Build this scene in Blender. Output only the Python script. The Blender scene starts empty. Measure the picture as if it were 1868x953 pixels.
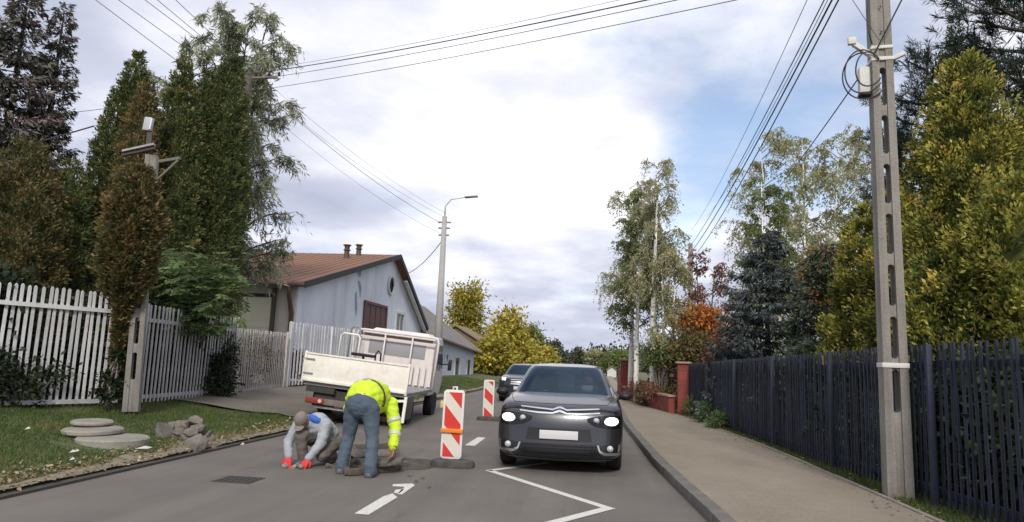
import bpy, bmesh, math, random
import numpy as np
from mathutils import Vector, Matrix, noise
from mathutils.bvhtree import BVHTree

random.seed(7)
scene = bpy.context.scene
COL = scene.collection
PI = math.pi

# ------------------------------------------------------------------ camera
CAM_H = 1.48
FPX = 1250.0                      # focal length in pixels of the 1868 px wide photograph
YAW, PITCH, ROLL = math.radians(-7.135), math.radians(8.309), math.radians(2.2)
F_ = np.array([math.sin(YAW)*math.cos(PITCH), math.cos(YAW)*math.cos(PITCH), math.sin(PITCH)])
r0 = np.array([math.cos(YAW), -math.sin(YAW), 0.0]); u0 = np.cross(r0, F_)
R_ = r0*math.cos(ROLL)+u0*math.sin(ROLL); U_ = u0*math.cos(ROLL)-r0*math.sin(ROLL)
cd = bpy.data.cameras.new('camera'); cam = bpy.data.objects.new('camera', cd); COL.objects.link(cam)
cd.sensor_width = 36.0; cd.lens = 36.0*FPX/1868.0; cd.clip_start = 0.05; cd.clip_end = 3000
cam.matrix_world = Matrix(((R_[0], U_[0], -F_[0], 0), (R_[1], U_[1], -F_[1], 0), (R_[2], U_[2], -F_[2], CAM_H), (0, 0, 0, 1)))
scene.camera = cam

# ------------------------------------------------------------------ sky, sun, exposure
SUN_DIR = Vector((0.10, -0.78, 0.62)).normalized()       # towards the sun: behind the camera
SUN_EL = math.asin(SUN_DIR.z); SUN_ROT = math.atan2(SUN_DIR.x, SUN_DIR.y)
w = bpy.data.worlds.new('World'); scene.world = w; w.use_nodes = True
nt = w.node_tree; nt.nodes.clear(); N = nt.nodes.new; LK = nt.links.new
out = N('ShaderNodeOutputWorld')
sky = N('ShaderNodeTexSky'); sky.sky_type = 'NISHITA'; sky.sun_disc = False
sky.sun_elevation = SUN_EL; sky.sun_rotation = SUN_ROT; sky.air_density = 1.0; sky.dust_density = 1.2; sky.ozone_density = 1.0
bg_sky = N('ShaderNodeBackground'); bg_sky.inputs[1].default_value = 0.15; LK(sky.outputs[0], bg_sky.inputs[0])
tc = N('ShaderNodeTexCoord'); sep = N('ShaderNodeSeparateXYZ'); LK(tc.outputs['Generated'], sep.inputs[0])
def wmath(op, a, b=None, c=None, clamp=False):
    n = N('ShaderNodeMath'); n.operation = op; n.use_clamp = clamp
    for i, x in enumerate((a, b, c)):
        if x is None: continue
        if hasattr(x, 'is_output'): LK(x, n.inputs[i])
        else: n.inputs[i].default_value = x
    return n.outputs[0]
zc = wmath('ADD', wmath('MAXIMUM', sep.outputs[2], 0.0), 0.16)
cmb = N('ShaderNodeCombineXYZ')
LK(wmath('DIVIDE', sep.outputs[0], zc), cmb.inputs[0]); LK(wmath('DIVIDE', sep.outputs[1], zc), cmb.inputs[1]); cmb.inputs[2].default_value = 3.7
def wnoise(scale, detail, rough, off=(0, 0, 0)):
    mp = N('ShaderNodeMapping'); mp.inputs[1].default_value = off; LK(cmb.outputs[0], mp.inputs[0])
    n = N('ShaderNodeTexNoise'); n.inputs['Scale'].default_value = scale; n.inputs['Detail'].default_value = detail; n.inputs['Roughness'].default_value = rough
    LK(mp.outputs[0], n.inputs['Vector']); return n.outputs[0]
def pix_dir(px, py):
    d = F_ + R_*(px-934)/FPX - U_*(py-476.5)/FPX
    return d/np.linalg.norm(d)
n1 = wnoise(1.3, 7, 0.55, (2.3, 0.4, 0)); n2 = wnoise(1.7, 6, 0.52, (7.1, 3.3, 2.0)); n3 = wnoise(0.55, 2, 0.5, (1.0, 9.0, 4.0))
cover = wmath('ADD', wmath('MULTIPLY', n1, 1.25), 0.13)
def dir_blob(px, py, cos_in, cos_out):
    d = pix_dir(px, py); v = N('ShaderNodeVectorMath'); v.operation = 'DOT_PRODUCT'; LK(tc.outputs['Generated'], v.inputs[0]); v.inputs[1].default_value = d
    m = N('ShaderNodeMapRange'); m.interpolation_type = 'SMOOTHSTEP'; m.inputs[1].default_value = cos_out; m.inputs[2].default_value = cos_in
    LK(v.outputs['Value'], m.inputs[0]); return m.outputs[0]
ca = lambda deg: math.cos(math.radians(deg))
for (px, py, a, b, k) in [(1300, 290, 1, 7, 0.17), (1590, 250, 1, 10, 0.22), (1250, 360, 1, 6, 0.12), (1600, 60, 2, 10, 0.14)]:     # breaks in the cloud deck
    cover = wmath('SUBTRACT', cover, wmath('MULTIPLY', dir_blob(px, py, ca(a), ca(b)), k))
mr = N('ShaderNodeMapRange'); mr.interpolation_type = 'SMOOTHSTEP'; mr.inputs[1].default_value = 0.34; mr.inputs[2].default_value = 0.72; mr.inputs[3].default_value = 0.14; LK(cover, mr.inputs[0])
bright = wmath('ADD', wmath('MULTIPLY', n2, 0.75), wmath('MULTIPLY', n3, 0.35))
bright = wmath('ADD', bright, wmath('MULTIPLY', dir_blob(1010, 150, ca(4), ca(24)), 0.17))      # thin bright cloud high over the road
bright = wmath('ADD', bright, wmath('MULTIPLY', sep.outputs[2], 0.22))
cr = N('ShaderNodeValToRGB'); el = cr.color_ramp.elements
el[0].position = 0.42; el[0].color = (0.40, 0.43, 0.55, 1); el[1].position = 0.85; el[1].color = (1.02, 1.01, 1.04, 1)
e = el.new(0.62); e.color = (0.55, 0.575, 0.69, 1)
LK(bright, cr.inputs[0])
bg_cl = N('ShaderNodeBackground'); LK(cr.outputs[0], bg_cl.inputs[0]); bg_cl.inputs[1].default_value = 1.0
mx = N('ShaderNodeMixShader'); LK(mr.outputs[0], mx.inputs[0]); LK(bg_sky.outputs[0], mx.inputs[1]); LK(bg_cl.outputs[0], mx.inputs[2]); LK(mx.outputs[0], out.inputs[0])

sd = bpy.data.lights.new('sun', 'SUN'); sd.energy = 2.2; sd.angle = math.radians(12); sd.color = (1.0, 0.94, 0.84)
so = bpy.data.objects.new('sun', sd); COL.objects.link(so); so.rotation_euler = (-SUN_DIR).to_track_quat('-Z', 'Y').to_euler(); so.location = SUN_DIR*60
scene.view_settings.view_transform = 'Standard'; scene.view_settings.look = 'None'
scene.view_settings.exposure = 0.3; scene.view_settings.gamma = 1.0; scene.view_settings.use_curve_mapping = False

# ------------------------------------------------------------------ helpers: rays, materials, meshes
CAMP = np.array([0, 0, CAM_H])
def at(px, py, Y):                 # point on the sight line through a photo pixel, at road distance Y
    d = F_ + R_*(px-934)/FPX - U_*(py-476.5)/FPX
    return Vector(CAMP + d*Y/d[1])
def atX(px, py, X):
    d = F_ + R_*(px-934)/FPX - U_*(py-476.5)/FPX
    return Vector(CAMP + d*X/d[0])
def gr(px, py, z=0.0):             # where the sight line meets the level z
    d = F_ + R_*(px-934)/FPX - U_*(py-476.5)/FPX
    return Vector(CAMP + d*(z-CAM_H)/d[2])

MATS = {}
def mat(name, color, rough=0.75, metal=0.0, var=None, color2=None, bump=None, spec=None, coat=0.0, emit=None, fine=None, coords='Object'):
    """var=(scale, lo, hi) mixes color towards color2 by noise; fine=(scale, amount) adds small grain; bump=(scale, strength)"""
    if name in MATS: return MATS[name]
    m = bpy.data.materials.new(name); m.use_nodes = True; t = m.node_tree; b = t.nodes['Principled BSDF']
    b.inputs['Base Color'].default_value = (*color, 1); b.inputs['Roughness'].default_value = rough; b.inputs['Metallic'].default_value = metal
    if spec is not None: b.inputs['Specular IOR Level'].default_value = spec
    if coat: b.inputs['Coat Weight'].default_value = coat; b.inputs['Coat Roughness'].default_value = 0.05
    if emit: b.inputs['Emission Color'].default_value = (*emit[:3], 1); b.inputs['Emission Strength'].default_value = emit[3]
    c = t.nodes.new('ShaderNodeTexCoord').outputs[coords]
    def nz(scale, detail=6, rg=0.6):
        n = t.nodes.new('ShaderNodeTexNoise'); n.inputs['Scale'].default_value = scale; n.inputs['Detail'].default_value = detail; n.inputs['Roughness'].default_value = rg
        t.links.new(c, n.inputs['Vector']); return n.outputs[0]
    src = None
    if var:
        mr = t.nodes.new('ShaderNodeMapRange'); mr.inputs[1].default_value = var[1]; mr.inputs[2].default_value = var[2]; t.links.new(nz(var[0]), mr.inputs[0])
        mix = t.nodes.new('ShaderNodeMix'); mix.data_type = 'RGBA'; t.links.new(mr.outputs[0], mix.inputs[0])
        mix.inputs[6].default_value = (*color, 1); mix.inputs[7].default_value = (*(color2 or tuple(x*0.6 for x in color)), 1); src = mix.outputs[2]
    if fine:
        mr = t.nodes.new('ShaderNodeMapRange'); mr.inputs[1].default_value = 0.3; mr.inputs[2].default_value = 0.7; mr.inputs[3].default_value = 1-fine[1]; mr.inputs[4].default_value = 1+fine[1]
        t.links.new(nz(fine[0], 4, 0.7), mr.inputs[0])
        mix = t.nodes.new('ShaderNodeMix'); mix.data_type = 'RGBA'; mix.blend_type = 'MULTIPLY'; mix.inputs[0].default_value = 1
        if src: t.links.new(src, mix.inputs[6])
        else: mix.inputs[6].default_value = (*color, 1)
        cb = t.nodes.new('ShaderNodeCombineColor')
        for i in range(3): t.links.new(mr.outputs[0], cb.inputs[i])
        t.links.new(cb.outputs[0], mix.inputs[7]); src = mix.outputs[2]
    if src: t.links.new(src, b.inputs['Base Color'])
    if bump:
        bn = t.nodes.new('ShaderNodeBump'); bn.inputs['Strength'].default_value = bump[1]; bn.inputs['Distance'].default_value = 0.02
        t.links.new(nz(bump[0], 5), bn.inputs['Height']); t.links.new(bn.outputs[0], b.inputs['Normal'])
    MATS[name] = m; return m

def leaf_mat(name, stops, trans=0.25, rough=0.6):
    """stops: (pos, colour) ramp over the per-leaf tint"""
    if name in MATS: return MATS[name]
    m = bpy.data.materials.new(name); m.use_nodes = True; t = m.node_tree; t.nodes.clear(); L = t.links.new
    o = t.nodes.new('ShaderNodeOutputMaterial'); a = t.nodes.new('ShaderNodeAttribute'); a.attribute_name = 'tint'
    r = t.nodes.new('ShaderNodeValToRGB'); e = r.color_ramp.elements
    e[0].position, e[0].color = stops[0][0], (*stops[0][1], 1); e[1].position, e[1].color = stops[-1][0], (*stops[-1][1], 1)
    for p, c in stops[1:-1]: x = e.new(p); x.color = (*c, 1)
    L(a.outputs['Fac'], r.inputs[0])
    d = t.nodes.new('ShaderNodeBsdfPrincipled'); d.inputs['Roughness'].default_value = rough; d.inputs['Specular IOR Level'].default_value = 0.25; L(r.outputs[0], d.inputs['Base Color'])
    tr = t.nodes.new('ShaderNodeBsdfTranslucent'); L(r.outputs[0], tr.inputs[0])
    mx = t.nodes.new('ShaderNodeMixShader'); mx.inputs[0].default_value = trans; L(d.outputs[0], mx.inputs[1]); L(tr.outputs[0], mx.inputs[2]); L(mx.outputs[0], o.inputs[0])
    MATS[name] = m; return m

def glass_mat(name, tint=(0.25, 0.28, 0.3), ior=1.6, gl=(.62, .82, 1.0)):
    if name in MATS: return MATS[name]
    m = bpy.data.materials.new(name); m.use_nodes = True; t = m.node_tree; t.nodes.clear(); L = t.links.new
    o = t.nodes.new('ShaderNodeOutputMaterial'); fr = t.nodes.new('ShaderNodeFresnel'); fr.inputs[0].default_value = ior
    tb = t.nodes.new('ShaderNodeBsdfTransparent'); tb.inputs[0].default_value = (*tint, 1); g = t.nodes.new('ShaderNodeBsdfGlossy'); g.inputs['Roughness'].default_value = 0.02; g.inputs[0].default_value = (*gl, 1)
    mx = t.nodes.new('ShaderNodeMixShader'); L(fr.outputs[0], mx.inputs[0]); L(tb.outputs[0], mx.inputs[1]); L(g.outputs[0], mx.inputs[2]); L(mx.outputs[0], o.inputs[0])
    MATS[name] = m; return m

def link(o, parent=None):
    COL.objects.link(o)
    if parent is not None: o.parent = parent
    return o
def tag(o, label=None, cat=None, group=None, kind=None):
    if label: o['label'] = label
    if cat: o['category'] = cat
    if group: o['group'] = group
    if kind: o['kind'] = kind
    return o
def thing(name, label, cat, loc=(0, 0, 0), rz=0.0, group=None, rot=None):
    o = bpy.data.objects.new(name, None); link(o); o.location = loc; o.rotation_euler = rot or (0, 0, rz); o.empty_display_size = 0.2
    return tag(o, label, cat, group)

class MB:
    def __init__(s): s.v = []; s.f = []; s.mi = []; s.cur = 0
    def add(s, vs, fs):
        n = len(s.v); s.v += [tuple(p) for p in vs]; s.f += [tuple(i+n for i in f) for f in fs]; s.mi += [s.cur]*len(fs); return s
    def box(s, c, size, rot=None, top=None):
        hx, hy, hz = size[0]/2, size[1]/2, size[2]/2; k = top or (1, 1)
        vs = [Vector((x*hx*(k[0] if z > 0 else 1), y*hy*(k[1] if z > 0 else 1), z*hz)) for z in (-1, 1) for x, y in ((-1, -1), (1, -1), (1, 1), (-1, 1))]
        if rot is not None:
            M = rot if isinstance(rot, Matrix) else Matrix.Rotation(rot, 3, 'Z'); vs = [M @ v for v in vs]
        vs = [v+Vector(c) for v in vs]
        return s.add(vs, [(3, 2, 1, 0), (4, 5, 6, 7), (0, 1, 5, 4), (1, 2, 6, 5), (2, 3, 7, 6), (3, 0, 4, 7)])
    def hexa(s, p): return s.add(p, [(3, 2, 1, 0), (4, 5, 6, 7), (0, 1, 5, 4), (1, 2, 6, 5), (2, 3, 7, 6), (3, 0, 4, 7)])
    def bar(s, a, b, wx, wz, up=(0, 0, 1)):
        a = Vector(a); b = Vector(b); d = (b-a).normalized(); u = Vector(up)
        if abs(d.dot(u)) > 0.98: u = Vector((1, 0, 0))
        x = d.cross(u).normalized()*wx/2; z = x.normalized().cross(d).normalized()*wz/2
        return s.hexa([a-x-z, a+x-z, a+x+z, a-x+z, b-x-z, b+x-z, b+x+z, b-x+z])
    def tube(s, pts, r, n=8, cap=True):
        pts = [Vector(p) for p in pts]; m = len(pts); rs = r if isinstance(r, (list, tuple)) else [r]*m
        d = (pts[1]-pts[0]).normalized(); u = d.orthogonal().normalized(); vs = []; fs = []
        for i, p in enumerate(pts):
            t = (pts[min(i+1, m-1)]-pts[max(i-1, 0)]).normalized()
            u = (u-t*u.dot(t)); u = u.normalized() if u.length > 1e-6 else t.orthogonal().normalized(); w_ = t.cross(u)
            vs += [p+(u*math.cos(2*PI*k/n)+w_*math.sin(2*PI*k/n))*rs[i] for k in range(n)]
        for i in range(m-1):
            for k in range(n): fs.append((i*n+k, i*n+(k+1) % n, (i+1)*n+(k+1) % n, (i+1)*n+k))
        if cap: fs.append(tuple(range(n-1, -1, -1))); fs.append(tuple(range((m-1)*n, m*n)))
        return s.add(vs, fs)
    def lathe(s, prof, n=24, o=(0, 0, 0), M=None, sx=1, sy=1):
        vs = []; fs = []; m = len(prof)
        for r, z in prof:
            for k in range(n):
                p = Vector((r*sx*math.cos(2*PI*k/n), r*sy*math.sin(2*PI*k/n), z)); vs.append((M @ p if M is not None else p)+Vector(o))
        for i in range(m-1):
            for k in range(n): fs.append((i*n+k, i*n+(k+1) % n, (i+1)*n+(k+1) % n, (i+1)*n+k))
        if prof[0][0] > 1e-4: fs.append(tuple(range(n-1, -1, -1)))
        if prof[-1][0] > 1e-4: fs.append(tuple(range((m-1)*n, m*n)))
        return s.add(vs, fs)
    def prism(s, poly, lo, hi, axis='y'):
        n = len(poly); f = {'y': lambda a, b, d: (a, d, b), 'x': lambda a, b, d: (d, a, b), 'z': lambda a, b, d: (a, b, d)}[axis]
        vs = [f(a, b, lo) for a, b in poly]+[f(a, b, hi) for a, b in poly]
        return s.add(vs, [tuple(range(n)), tuple(range(2*n-1, n-1, -1))]+[(i, i+n, (i+1) % n+n, (i+1) % n) for i in range(n)])
    def mesh(s, name):
        me = bpy.data.meshes.new(name); me.from_pydata(s.v, [], s.f); me.validate()
        bm = bmesh.new(); bm.from_mesh(me); bmesh.ops.recalc_face_normals(bm, faces=bm.faces); bm.to_mesh(me); bm.free(); return me
    def build(s, name, m, parent=None, smooth=False, bevel=0.0, seg=2, loc=None, rot=None, sharp=None):
        me = s.mesh(name); ms = m if isinstance(m, (list, tuple)) else [m]
        for x in ms: me.materials.append(x)
        if len(ms) > 1 and len(s.mi) == len(me.polygons): me.polygons.foreach_set('material_index', s.mi)
        if bevel:
            bm = bmesh.new(); bm.from_mesh(me)
            es = [e for e in bm.edges if len(e.link_faces) == 2 and e.calc_face_angle(0) > 0.5]
            bmesh.ops.bevel(bm, geom=es, offset=bevel, segments=seg, affect='EDGES', profile=0.6, clamp_overlap=True); bm.to_mesh(me); bm.free()
        if smooth or bevel:
            me.polygons.foreach_set('use_smooth', [True]*len(me.polygons))
            if bevel or sharp: me.set_sharp_from_angle(angle=sharp or 0.7)
        o = link(bpy.data.objects.new(name, me), parent)
        if loc is not None: o.location = loc
        if rot is not None: o.rotation_euler = rot
        return o

def inst(name, me, parent, loc=(0, 0, 0), rot=(0, 0, 0), scale=(1, 1, 1)):
    o = link(bpy.data.objects.new(name, me), parent); o.location = loc; o.rotation_euler = rot; o.scale = scale; return o

def np_mesh(name, V, Fq, mats, tint=None, parent=None, smooth=False):
    """V (n,3), Fq (m,k) faces of k corners"""
    me = bpy.data.meshes.new(name); k = Fq.shape[1]
    me.vertices.add(len(V)); me.vertices.foreach_set('co', np.ascontiguousarray(V, dtype=np.float32).ravel())
    me.loops.add(Fq.size); me.loops.foreach_set('vertex_index', np.ascontiguousarray(Fq, dtype=np.int32).ravel())
    me.polygons.add(len(Fq)); me.polygons.foreach_set('loop_start', np.arange(0, Fq.size, k, dtype=np.int32))
    me.update(calc_edges=True)
    if tint is not None:
        a = me.attributes.new('tint', 'FLOAT', 'POINT'); a.data.foreach_set('value', np.ascontiguousarray(tint, dtype=np.float32))
    for m in (mats if isinstance(mats, (list, tuple)) else [mats]): me.materials.append(m)
    if smooth: me.polygons.foreach_set('use_smooth', [True]*len(me.polygons))
    return link(bpy.data.objects.new(name, me), parent)
def nrm(a): return a/np.maximum(np.linalg.norm(a, axis=-1, keepdims=True), 1e-9)
def leaf_obj(name, B, D, L, W, tint, m, parent, rng, Nn=None, wide=0.5):
    """kite-shaped leaves: base points B, directions D, lengths L, widths W"""
    D = nrm(D); Nn = nrm(rng.normal(size=B.shape)) if Nn is None else Nn
    S = nrm(np.cross(D, Nn)); n = len(B); L = np.broadcast_to(L, (n,))[:, None]; W = np.broadcast_to(W, (n,))[:, None]
    V = np.empty((n, 4, 3)); mid = B+D*L*wide; up = np.cross(S, D)*W*0.18
    V[:, 0] = B; V[:, 1] = mid+S*W/2+up; V[:, 2] = B+D*L; V[:, 3] = mid-S*W/2+up
    return np_mesh(name, V.reshape(-1, 3), np.arange(4*n).reshape(n, 4), m, np.repeat(tint, 4), parent)
# ================================================================== SETTING
def zl(x):      # level of the verge left of the road
    return float(np.interp(x, [-60, -9.0, -6.0, -5.62, -5.5], [0.42, 0.42, 0.10, 0.035, 0.0]))
KERB = [(-8, 1.45), (4, 1.22), (7.2, 1.14), (8.7, 1.03), (10.9, 0.90), (17, 0.74), (26, 0.78), (36, .82), (45, 1.0), (160, 1.6)]
WALK = [(-8, 3.45), (8.5, 3.25), (12.7, 3.12), (19, 2.66), (20.9, 2.35), (24, 1.85), (29, 1.18), (36, 1.12), (45, 1.7), (160, 2.8)]
kx = lambda y: float(np.interp(y, [p[0] for p in KERB], [p[1] for p in KERB]))
wx = lambda y: float(np.interp(y, [p[0] for p in WALK], [p[1] for p in WALK]))
def struct(o): o['kind'] = 'structure'; return o
def strip(name, ys, fa, fb, za, zb, m, nx=1, jit=0.0):
    b = MB(); n = nx+1
    for y in ys:
        for k in range(n):
            t = k/nx; x = fa(y)*(1-t)+fb(y)*t; z = (za if not callable(za) else None)
            z = za(x, y) if callable(za) else za*(1-t)+zb*t
            if 0 < k < nx and jit: z += jit*noise.noise((x*1.7, y*1.7, 0.3))
            b.v.append((x, y, z))
    for i in range(len(ys)-1):
        for k in range(nx): b.f.append((i*n+k, i*n+k+1, (i+1)*n+k+1, (i+1)*n+k)); b.mi.append(0)
    return struct(b.build(name, m, smooth=True))

m_ground = mat('ground_earth', (0.10, 0.105, 0.045), 0.95, var=(0.4, 0.35, 0.65), color2=(0.13, 0.11, 0.06), fine=(9, 0.3))
g = MB(); g.add([(-700, -200, -0.05), (700, -200, -0.05), (700, 1500, -0.05), (-700, 1500, -0.05)], [(0, 1, 2, 3)]); struct(g.build('ground', m_ground))

# asphalt: worn, with lighter wheel tracks and stains
m_road = mat('asphalt', (0.155, 0.139, 0.121), 0.86, var=(0.7, 0.36, 0.66), color2=(0.122, 0.110, 0.097), fine=(110, 0.28), bump=(220, 0.35))
def streaks(m, sx, sy, lo, hi, a, b, sz=1):
    # long faint streaks and stains worn along the direction of travel
    t = m.node_tree; bs = t.nodes['Principled BSDF']; mp = t.nodes.new('ShaderNodeMapping'); mp.inputs[3].default_value = (sx, sy, sz); t.links.new(t.nodes.new('ShaderNodeTexCoord').outputs['Object'], mp.inputs[0])
    n = t.nodes.new('ShaderNodeTexNoise'); n.inputs['Scale'].default_value = 1; n.inputs['Detail'].default_value = 7; n.inputs['Roughness'].default_value = .62; t.links.new(mp.outputs[0], n.inputs['Vector'])
    mr = t.nodes.new('ShaderNodeMapRange'); mr.inputs[1].default_value = lo; mr.inputs[2].default_value = hi; mr.inputs[3].default_value = a; mr.inputs[4].default_value = b; t.links.new(n.outputs[0], mr.inputs[0])
    cb = t.nodes.new('ShaderNodeCombineColor'); mm = t.nodes.new('ShaderNodeMix'); mm.data_type = 'RGBA'; mm.blend_type = 'MULTIPLY'; mm.inputs[0].default_value = 1
    for i in range(3): t.links.new(mr.outputs[0], cb.inputs[i])
    t.links.new(bs.inputs['Base Color'].links[0].from_socket, mm.inputs[6]); t.links.new(cb.outputs[0], mm.inputs[7]); t.links.new(mm.outputs[2], bs.inputs['Base Color'])
streaks(m_road, 1.6, .07, .35, .65, .86, 1.12); streaks(m_road, 2.4, 1.3, .60, .72, 1.0, .80)
ROADY = [-8, 0]+list(range(4, 40, 2))+[60, 100, 200, 420]
strip('road', ROADY, lambda y: -5.56, lambda y: kx(y)+0.02, 0.0, 0.0, m_road, 4)
m_walk = mat('pavement_pavers', (0.265, 0.226, 0.172), 0.9, var=(0.8, 0.35, 0.7), color2=(0.225, 0.190, 0.145), fine=(70, 0.16), bump=(120, 0.3))
# faint paver joints as fine relief and grime
t = m_walk.node_tree; bs = t.nodes['Principled BSDF']
br = t.nodes.new('ShaderNodeTexBrick'); br.inputs['Scale'].default_value = 1.0; br.inputs['Brick Width'].default_value = 0.2; br.inputs['Row Height'].default_value = 0.1
br.inputs['Mortar Size'].default_value = 0.005; br.inputs['Color1'].default_value = (1, 1, 1, 1); br.inputs['Color2'].default_value = (0.93, 0.92, 0.9, 1); br.inputs['Mortar'].default_value = (0.8, 0.79, 0.77, 1)
t.links.new(t.nodes.new('ShaderNodeTexCoord').outputs['Object'], br.inputs['Vector'])
mm = t.nodes.new('ShaderNodeMix'); mm.data_type = 'RGBA'; mm.blend_type = 'MULTIPLY'; mm.inputs[0].default_value = 1
old = bs.inputs['Base Color'].links[0].from_socket; t.links.new(old, mm.inputs[6]); t.links.new(br.outputs[0], mm.inputs[7]); t.links.new(mm.outputs[2], bs.inputs['Base Color'])
streaks(m_walk, 1.4, .5, .35, .65, .9, 1.07); streaks(m_walk, 5, 4, .64, .74, 1.0, .78)
strip('pavement', [-8, 0]+list(range(4, 46, 2))+[60, 100, 160], lambda y: kx(y)+0.14, lambda y: wx(y), 0.118, 0.118, m_walk, 3)
m_kerb = mat('kerb_concrete', (0.165, 0.152, 0.135), 0.9, var=(3, 0.3, 0.7), color2=(0.11, 0.102, 0.092), fine=(90, 0.2), bump=(80, 0.3))
# kerb stones, each its own piece
kb = MB(); 
for a, b in zip(KERB[:-1], KERB[1:]): kb.hexa([(a[1]+.02, a[0], -.03), (a[1]+.13, a[0], -.03), (b[1]+.13, b[0], -.03), (b[1]+.02, b[0], -.03), (a[1]+.02, a[0], .09), (a[1]+.13, a[0], .09), (b[1]+.13, b[0], .09), (b[1]+.02, b[0], .09)])
kerb = struct(kb.build('kerb', m_kerb))
ks = MB().box((0.075, 0.495, 0.05), (0.15, 0.985, 0.15)); kmesh = None
y = 2.0
while y < 58:
    x0, x1 = kx(y), kx(y+1); a = -math.atan2(x1-x0, 1.0)
    if kmesh is None: o = ks.build('kerb_stone', m_kerb, kerb, bevel=0.012); kmesh = o.data; o.location = (x0, y, 0); o.rotation_euler = (0, 0, a)
    else: inst('kerb_stone', kmesh, kerb, (x0+random.uniform(-.004, .004), y, random.uniform(-.004, .003)), (0, 0, a))
    y += 1.0
# slim edging between pavement and grass on the right
m_edge = mat('edging_concrete', (0.27, 0.245, 0.21), 0.92, var=(4, 0.3, 0.7), color2=(0.2, 0.18, 0.15), fine=(80, 0.2))
eb = MB().box((0, 0, -.06), (0.05, 0.05, 0.02)); edging = struct(MB().hexa([(3.46, -8, -.03), (3.51, -8, -.03), (3.31, 8.5, -.03), (3.26, 8.5, -.03), (3.46, -8, .09), (3.51, -8, .09), (3.31, 8.5, .09), (3.26, 8.5, .09)]).build('edging', m_edge))
em = None; y = 4.0
while y < 20.5:
    x0, x1 = wx(y)+.003, wx(y+1)+.003; a = -math.atan2(x1-x0, 1.0)
    if em is None: o = MB().box((0.03, 0.497, 0.06), (0.06, 0.99, 0.15)).build('edging_stone', m_edge, edging, bevel=0.008); em = o.data; o.location = (x0, y, 0); o.rotation_euler = (0, 0, a)
    else: inst('edging_stone', em, edging, (x0, y, random.uniform(-.004, .004)), (0, 0, a))
    y += 1.0
# the left edge of the asphalt: a low worn edging strip
el_ = MB()
ys_ = np.arange(-6, 120, 1.5)
for a, b in zip(ys_[:-1], ys_[1:]):
    ja, jb = 0.03*noise.noise((a, 0, 0)), 0.03*noise.noise((b, 0, 0))
    el_.hexa([(-5.63+ja, a, -.03), (-5.54+ja, a, -.03), (-5.54+jb, b, -.03), (-5.63+jb, b, -.03), (-5.63+ja, a, .035), (-5.54+ja, a, .03), (-5.54+jb, b, .03), (-5.63+jb, b, .035)])
struct(el_.build('road_edging', mat('edging_dark', (0.06, 0.055, 0.05), 0.9, fine=(30, 0.3)), bevel=0))

m_turf = mat('turf_soil', (0.072, 0.092, 0.030), 0.95, var=(1.1, 0.42, 0.62), color2=(0.115, 0.105, 0.042), fine=(14, 0.35), bump=(12, 0.6))
XV = [-5.63, -5.9, -6.3, -6.9, -7.6, -8.3, -9.0, -11, -16, -60]
vb = MB(); YV = list(np.arange(-8, 40, 0.6))+[50, 70, 100, 160]
for yy in YV:
    for i, x in enumerate(XV): vb.v.append((x, yy, zl(x)+(0.045*noise.noise((x*.9, yy*.9, 0)) if 0 < i < 8 else 0)-0.004))
nX = len(XV)
for i in range(len(YV)-1):
    for k in range(nX-1): vb.f.append((i*nX+k, i*nX+k+1, (i+1)*nX+k+1, (i+1)*nX+k)); vb.mi.append(0)
struct(vb.build('verge', m_turf, smooth=True))
# dusty sand fringe beside the asphalt
m_dust = mat('sandy_fringe', (0.24, 0.205, 0.15), 0.95, var=(5, 0.35, 0.65), color2=(0.15, 0.13, 0.08), fine=(40, 0.3), bump=(30, 0.6))
fb = MB(); yy = np.arange(-6, 40, 0.25)
for y_ in yy:
    w_ = 0.20+0.16*noise.noise((y_*1.3, 2.2, 0))+0.08*noise.noise((y_*5, 1, 0))
    w_ = max(w_, 0.05)*(1.3 if y_ > 9 else 1)
    for k in range(4):
        x = -5.62-w_*k/3; fb.v.append((x, y_, zl(x)+0.022*(1-abs(k-1.2)/2.4)+0.02+0.03*noise.noise((x*4, y_*4, 5))))
for i in range(len(yy)-1):
    for k in range(3): fb.f.append((i*4+k, i*4+k+1, (i+1)*4+k+1, (i+1)*4+k)); fb.mi.append(0)
struct(fb.build('sandy_fringe', m_dust, smooth=True))
# driveway of trodden earth and old asphalt in front of the white gate
m_drive = mat('driveway_dirt', (0.165, 0.146, 0.12), 0.93, var=(1.3, 0.35, 0.7), color2=(0.12, 0.11, 0.088), fine=(60, 0.25), bump=(40, 0.4))
db = MB(); nx = 14; ny = 22
for j in range(ny+1):
    for i in range(nx+1):
        x = -5.62-(4.6*i/nx); t_ = j/ny; lo = 14.2+0.4*noise.noise((x*2, 1, 1))+0.25*(x+5.6); hi = 22.2+0.4*noise.noise((x*2, 7, 1))
        y_ = lo+(hi-lo)*t_; db.v.append((x, y_, zl(x)+0.05+0.05*noise.noise((x*.9, y_*.9, 0))*(1 if i else 0)))
for j in range(ny):
    for i in range(nx): db.f.append((j*(nx+1)+i, j*(nx+1)+i+1, (j+1)*(nx+1)+i+1, (j+1)*(nx+1)+i)); db.mi.append(0)
struct(db.build('driveway', m_drive, smooth=True))
strip('verge_right', [-8, 0]+list(range(4, 62, 2)), lambda y: wx(y)+.055, lambda y: wx(y)+45, 0.10, 0.10, m_turf, 2)

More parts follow.
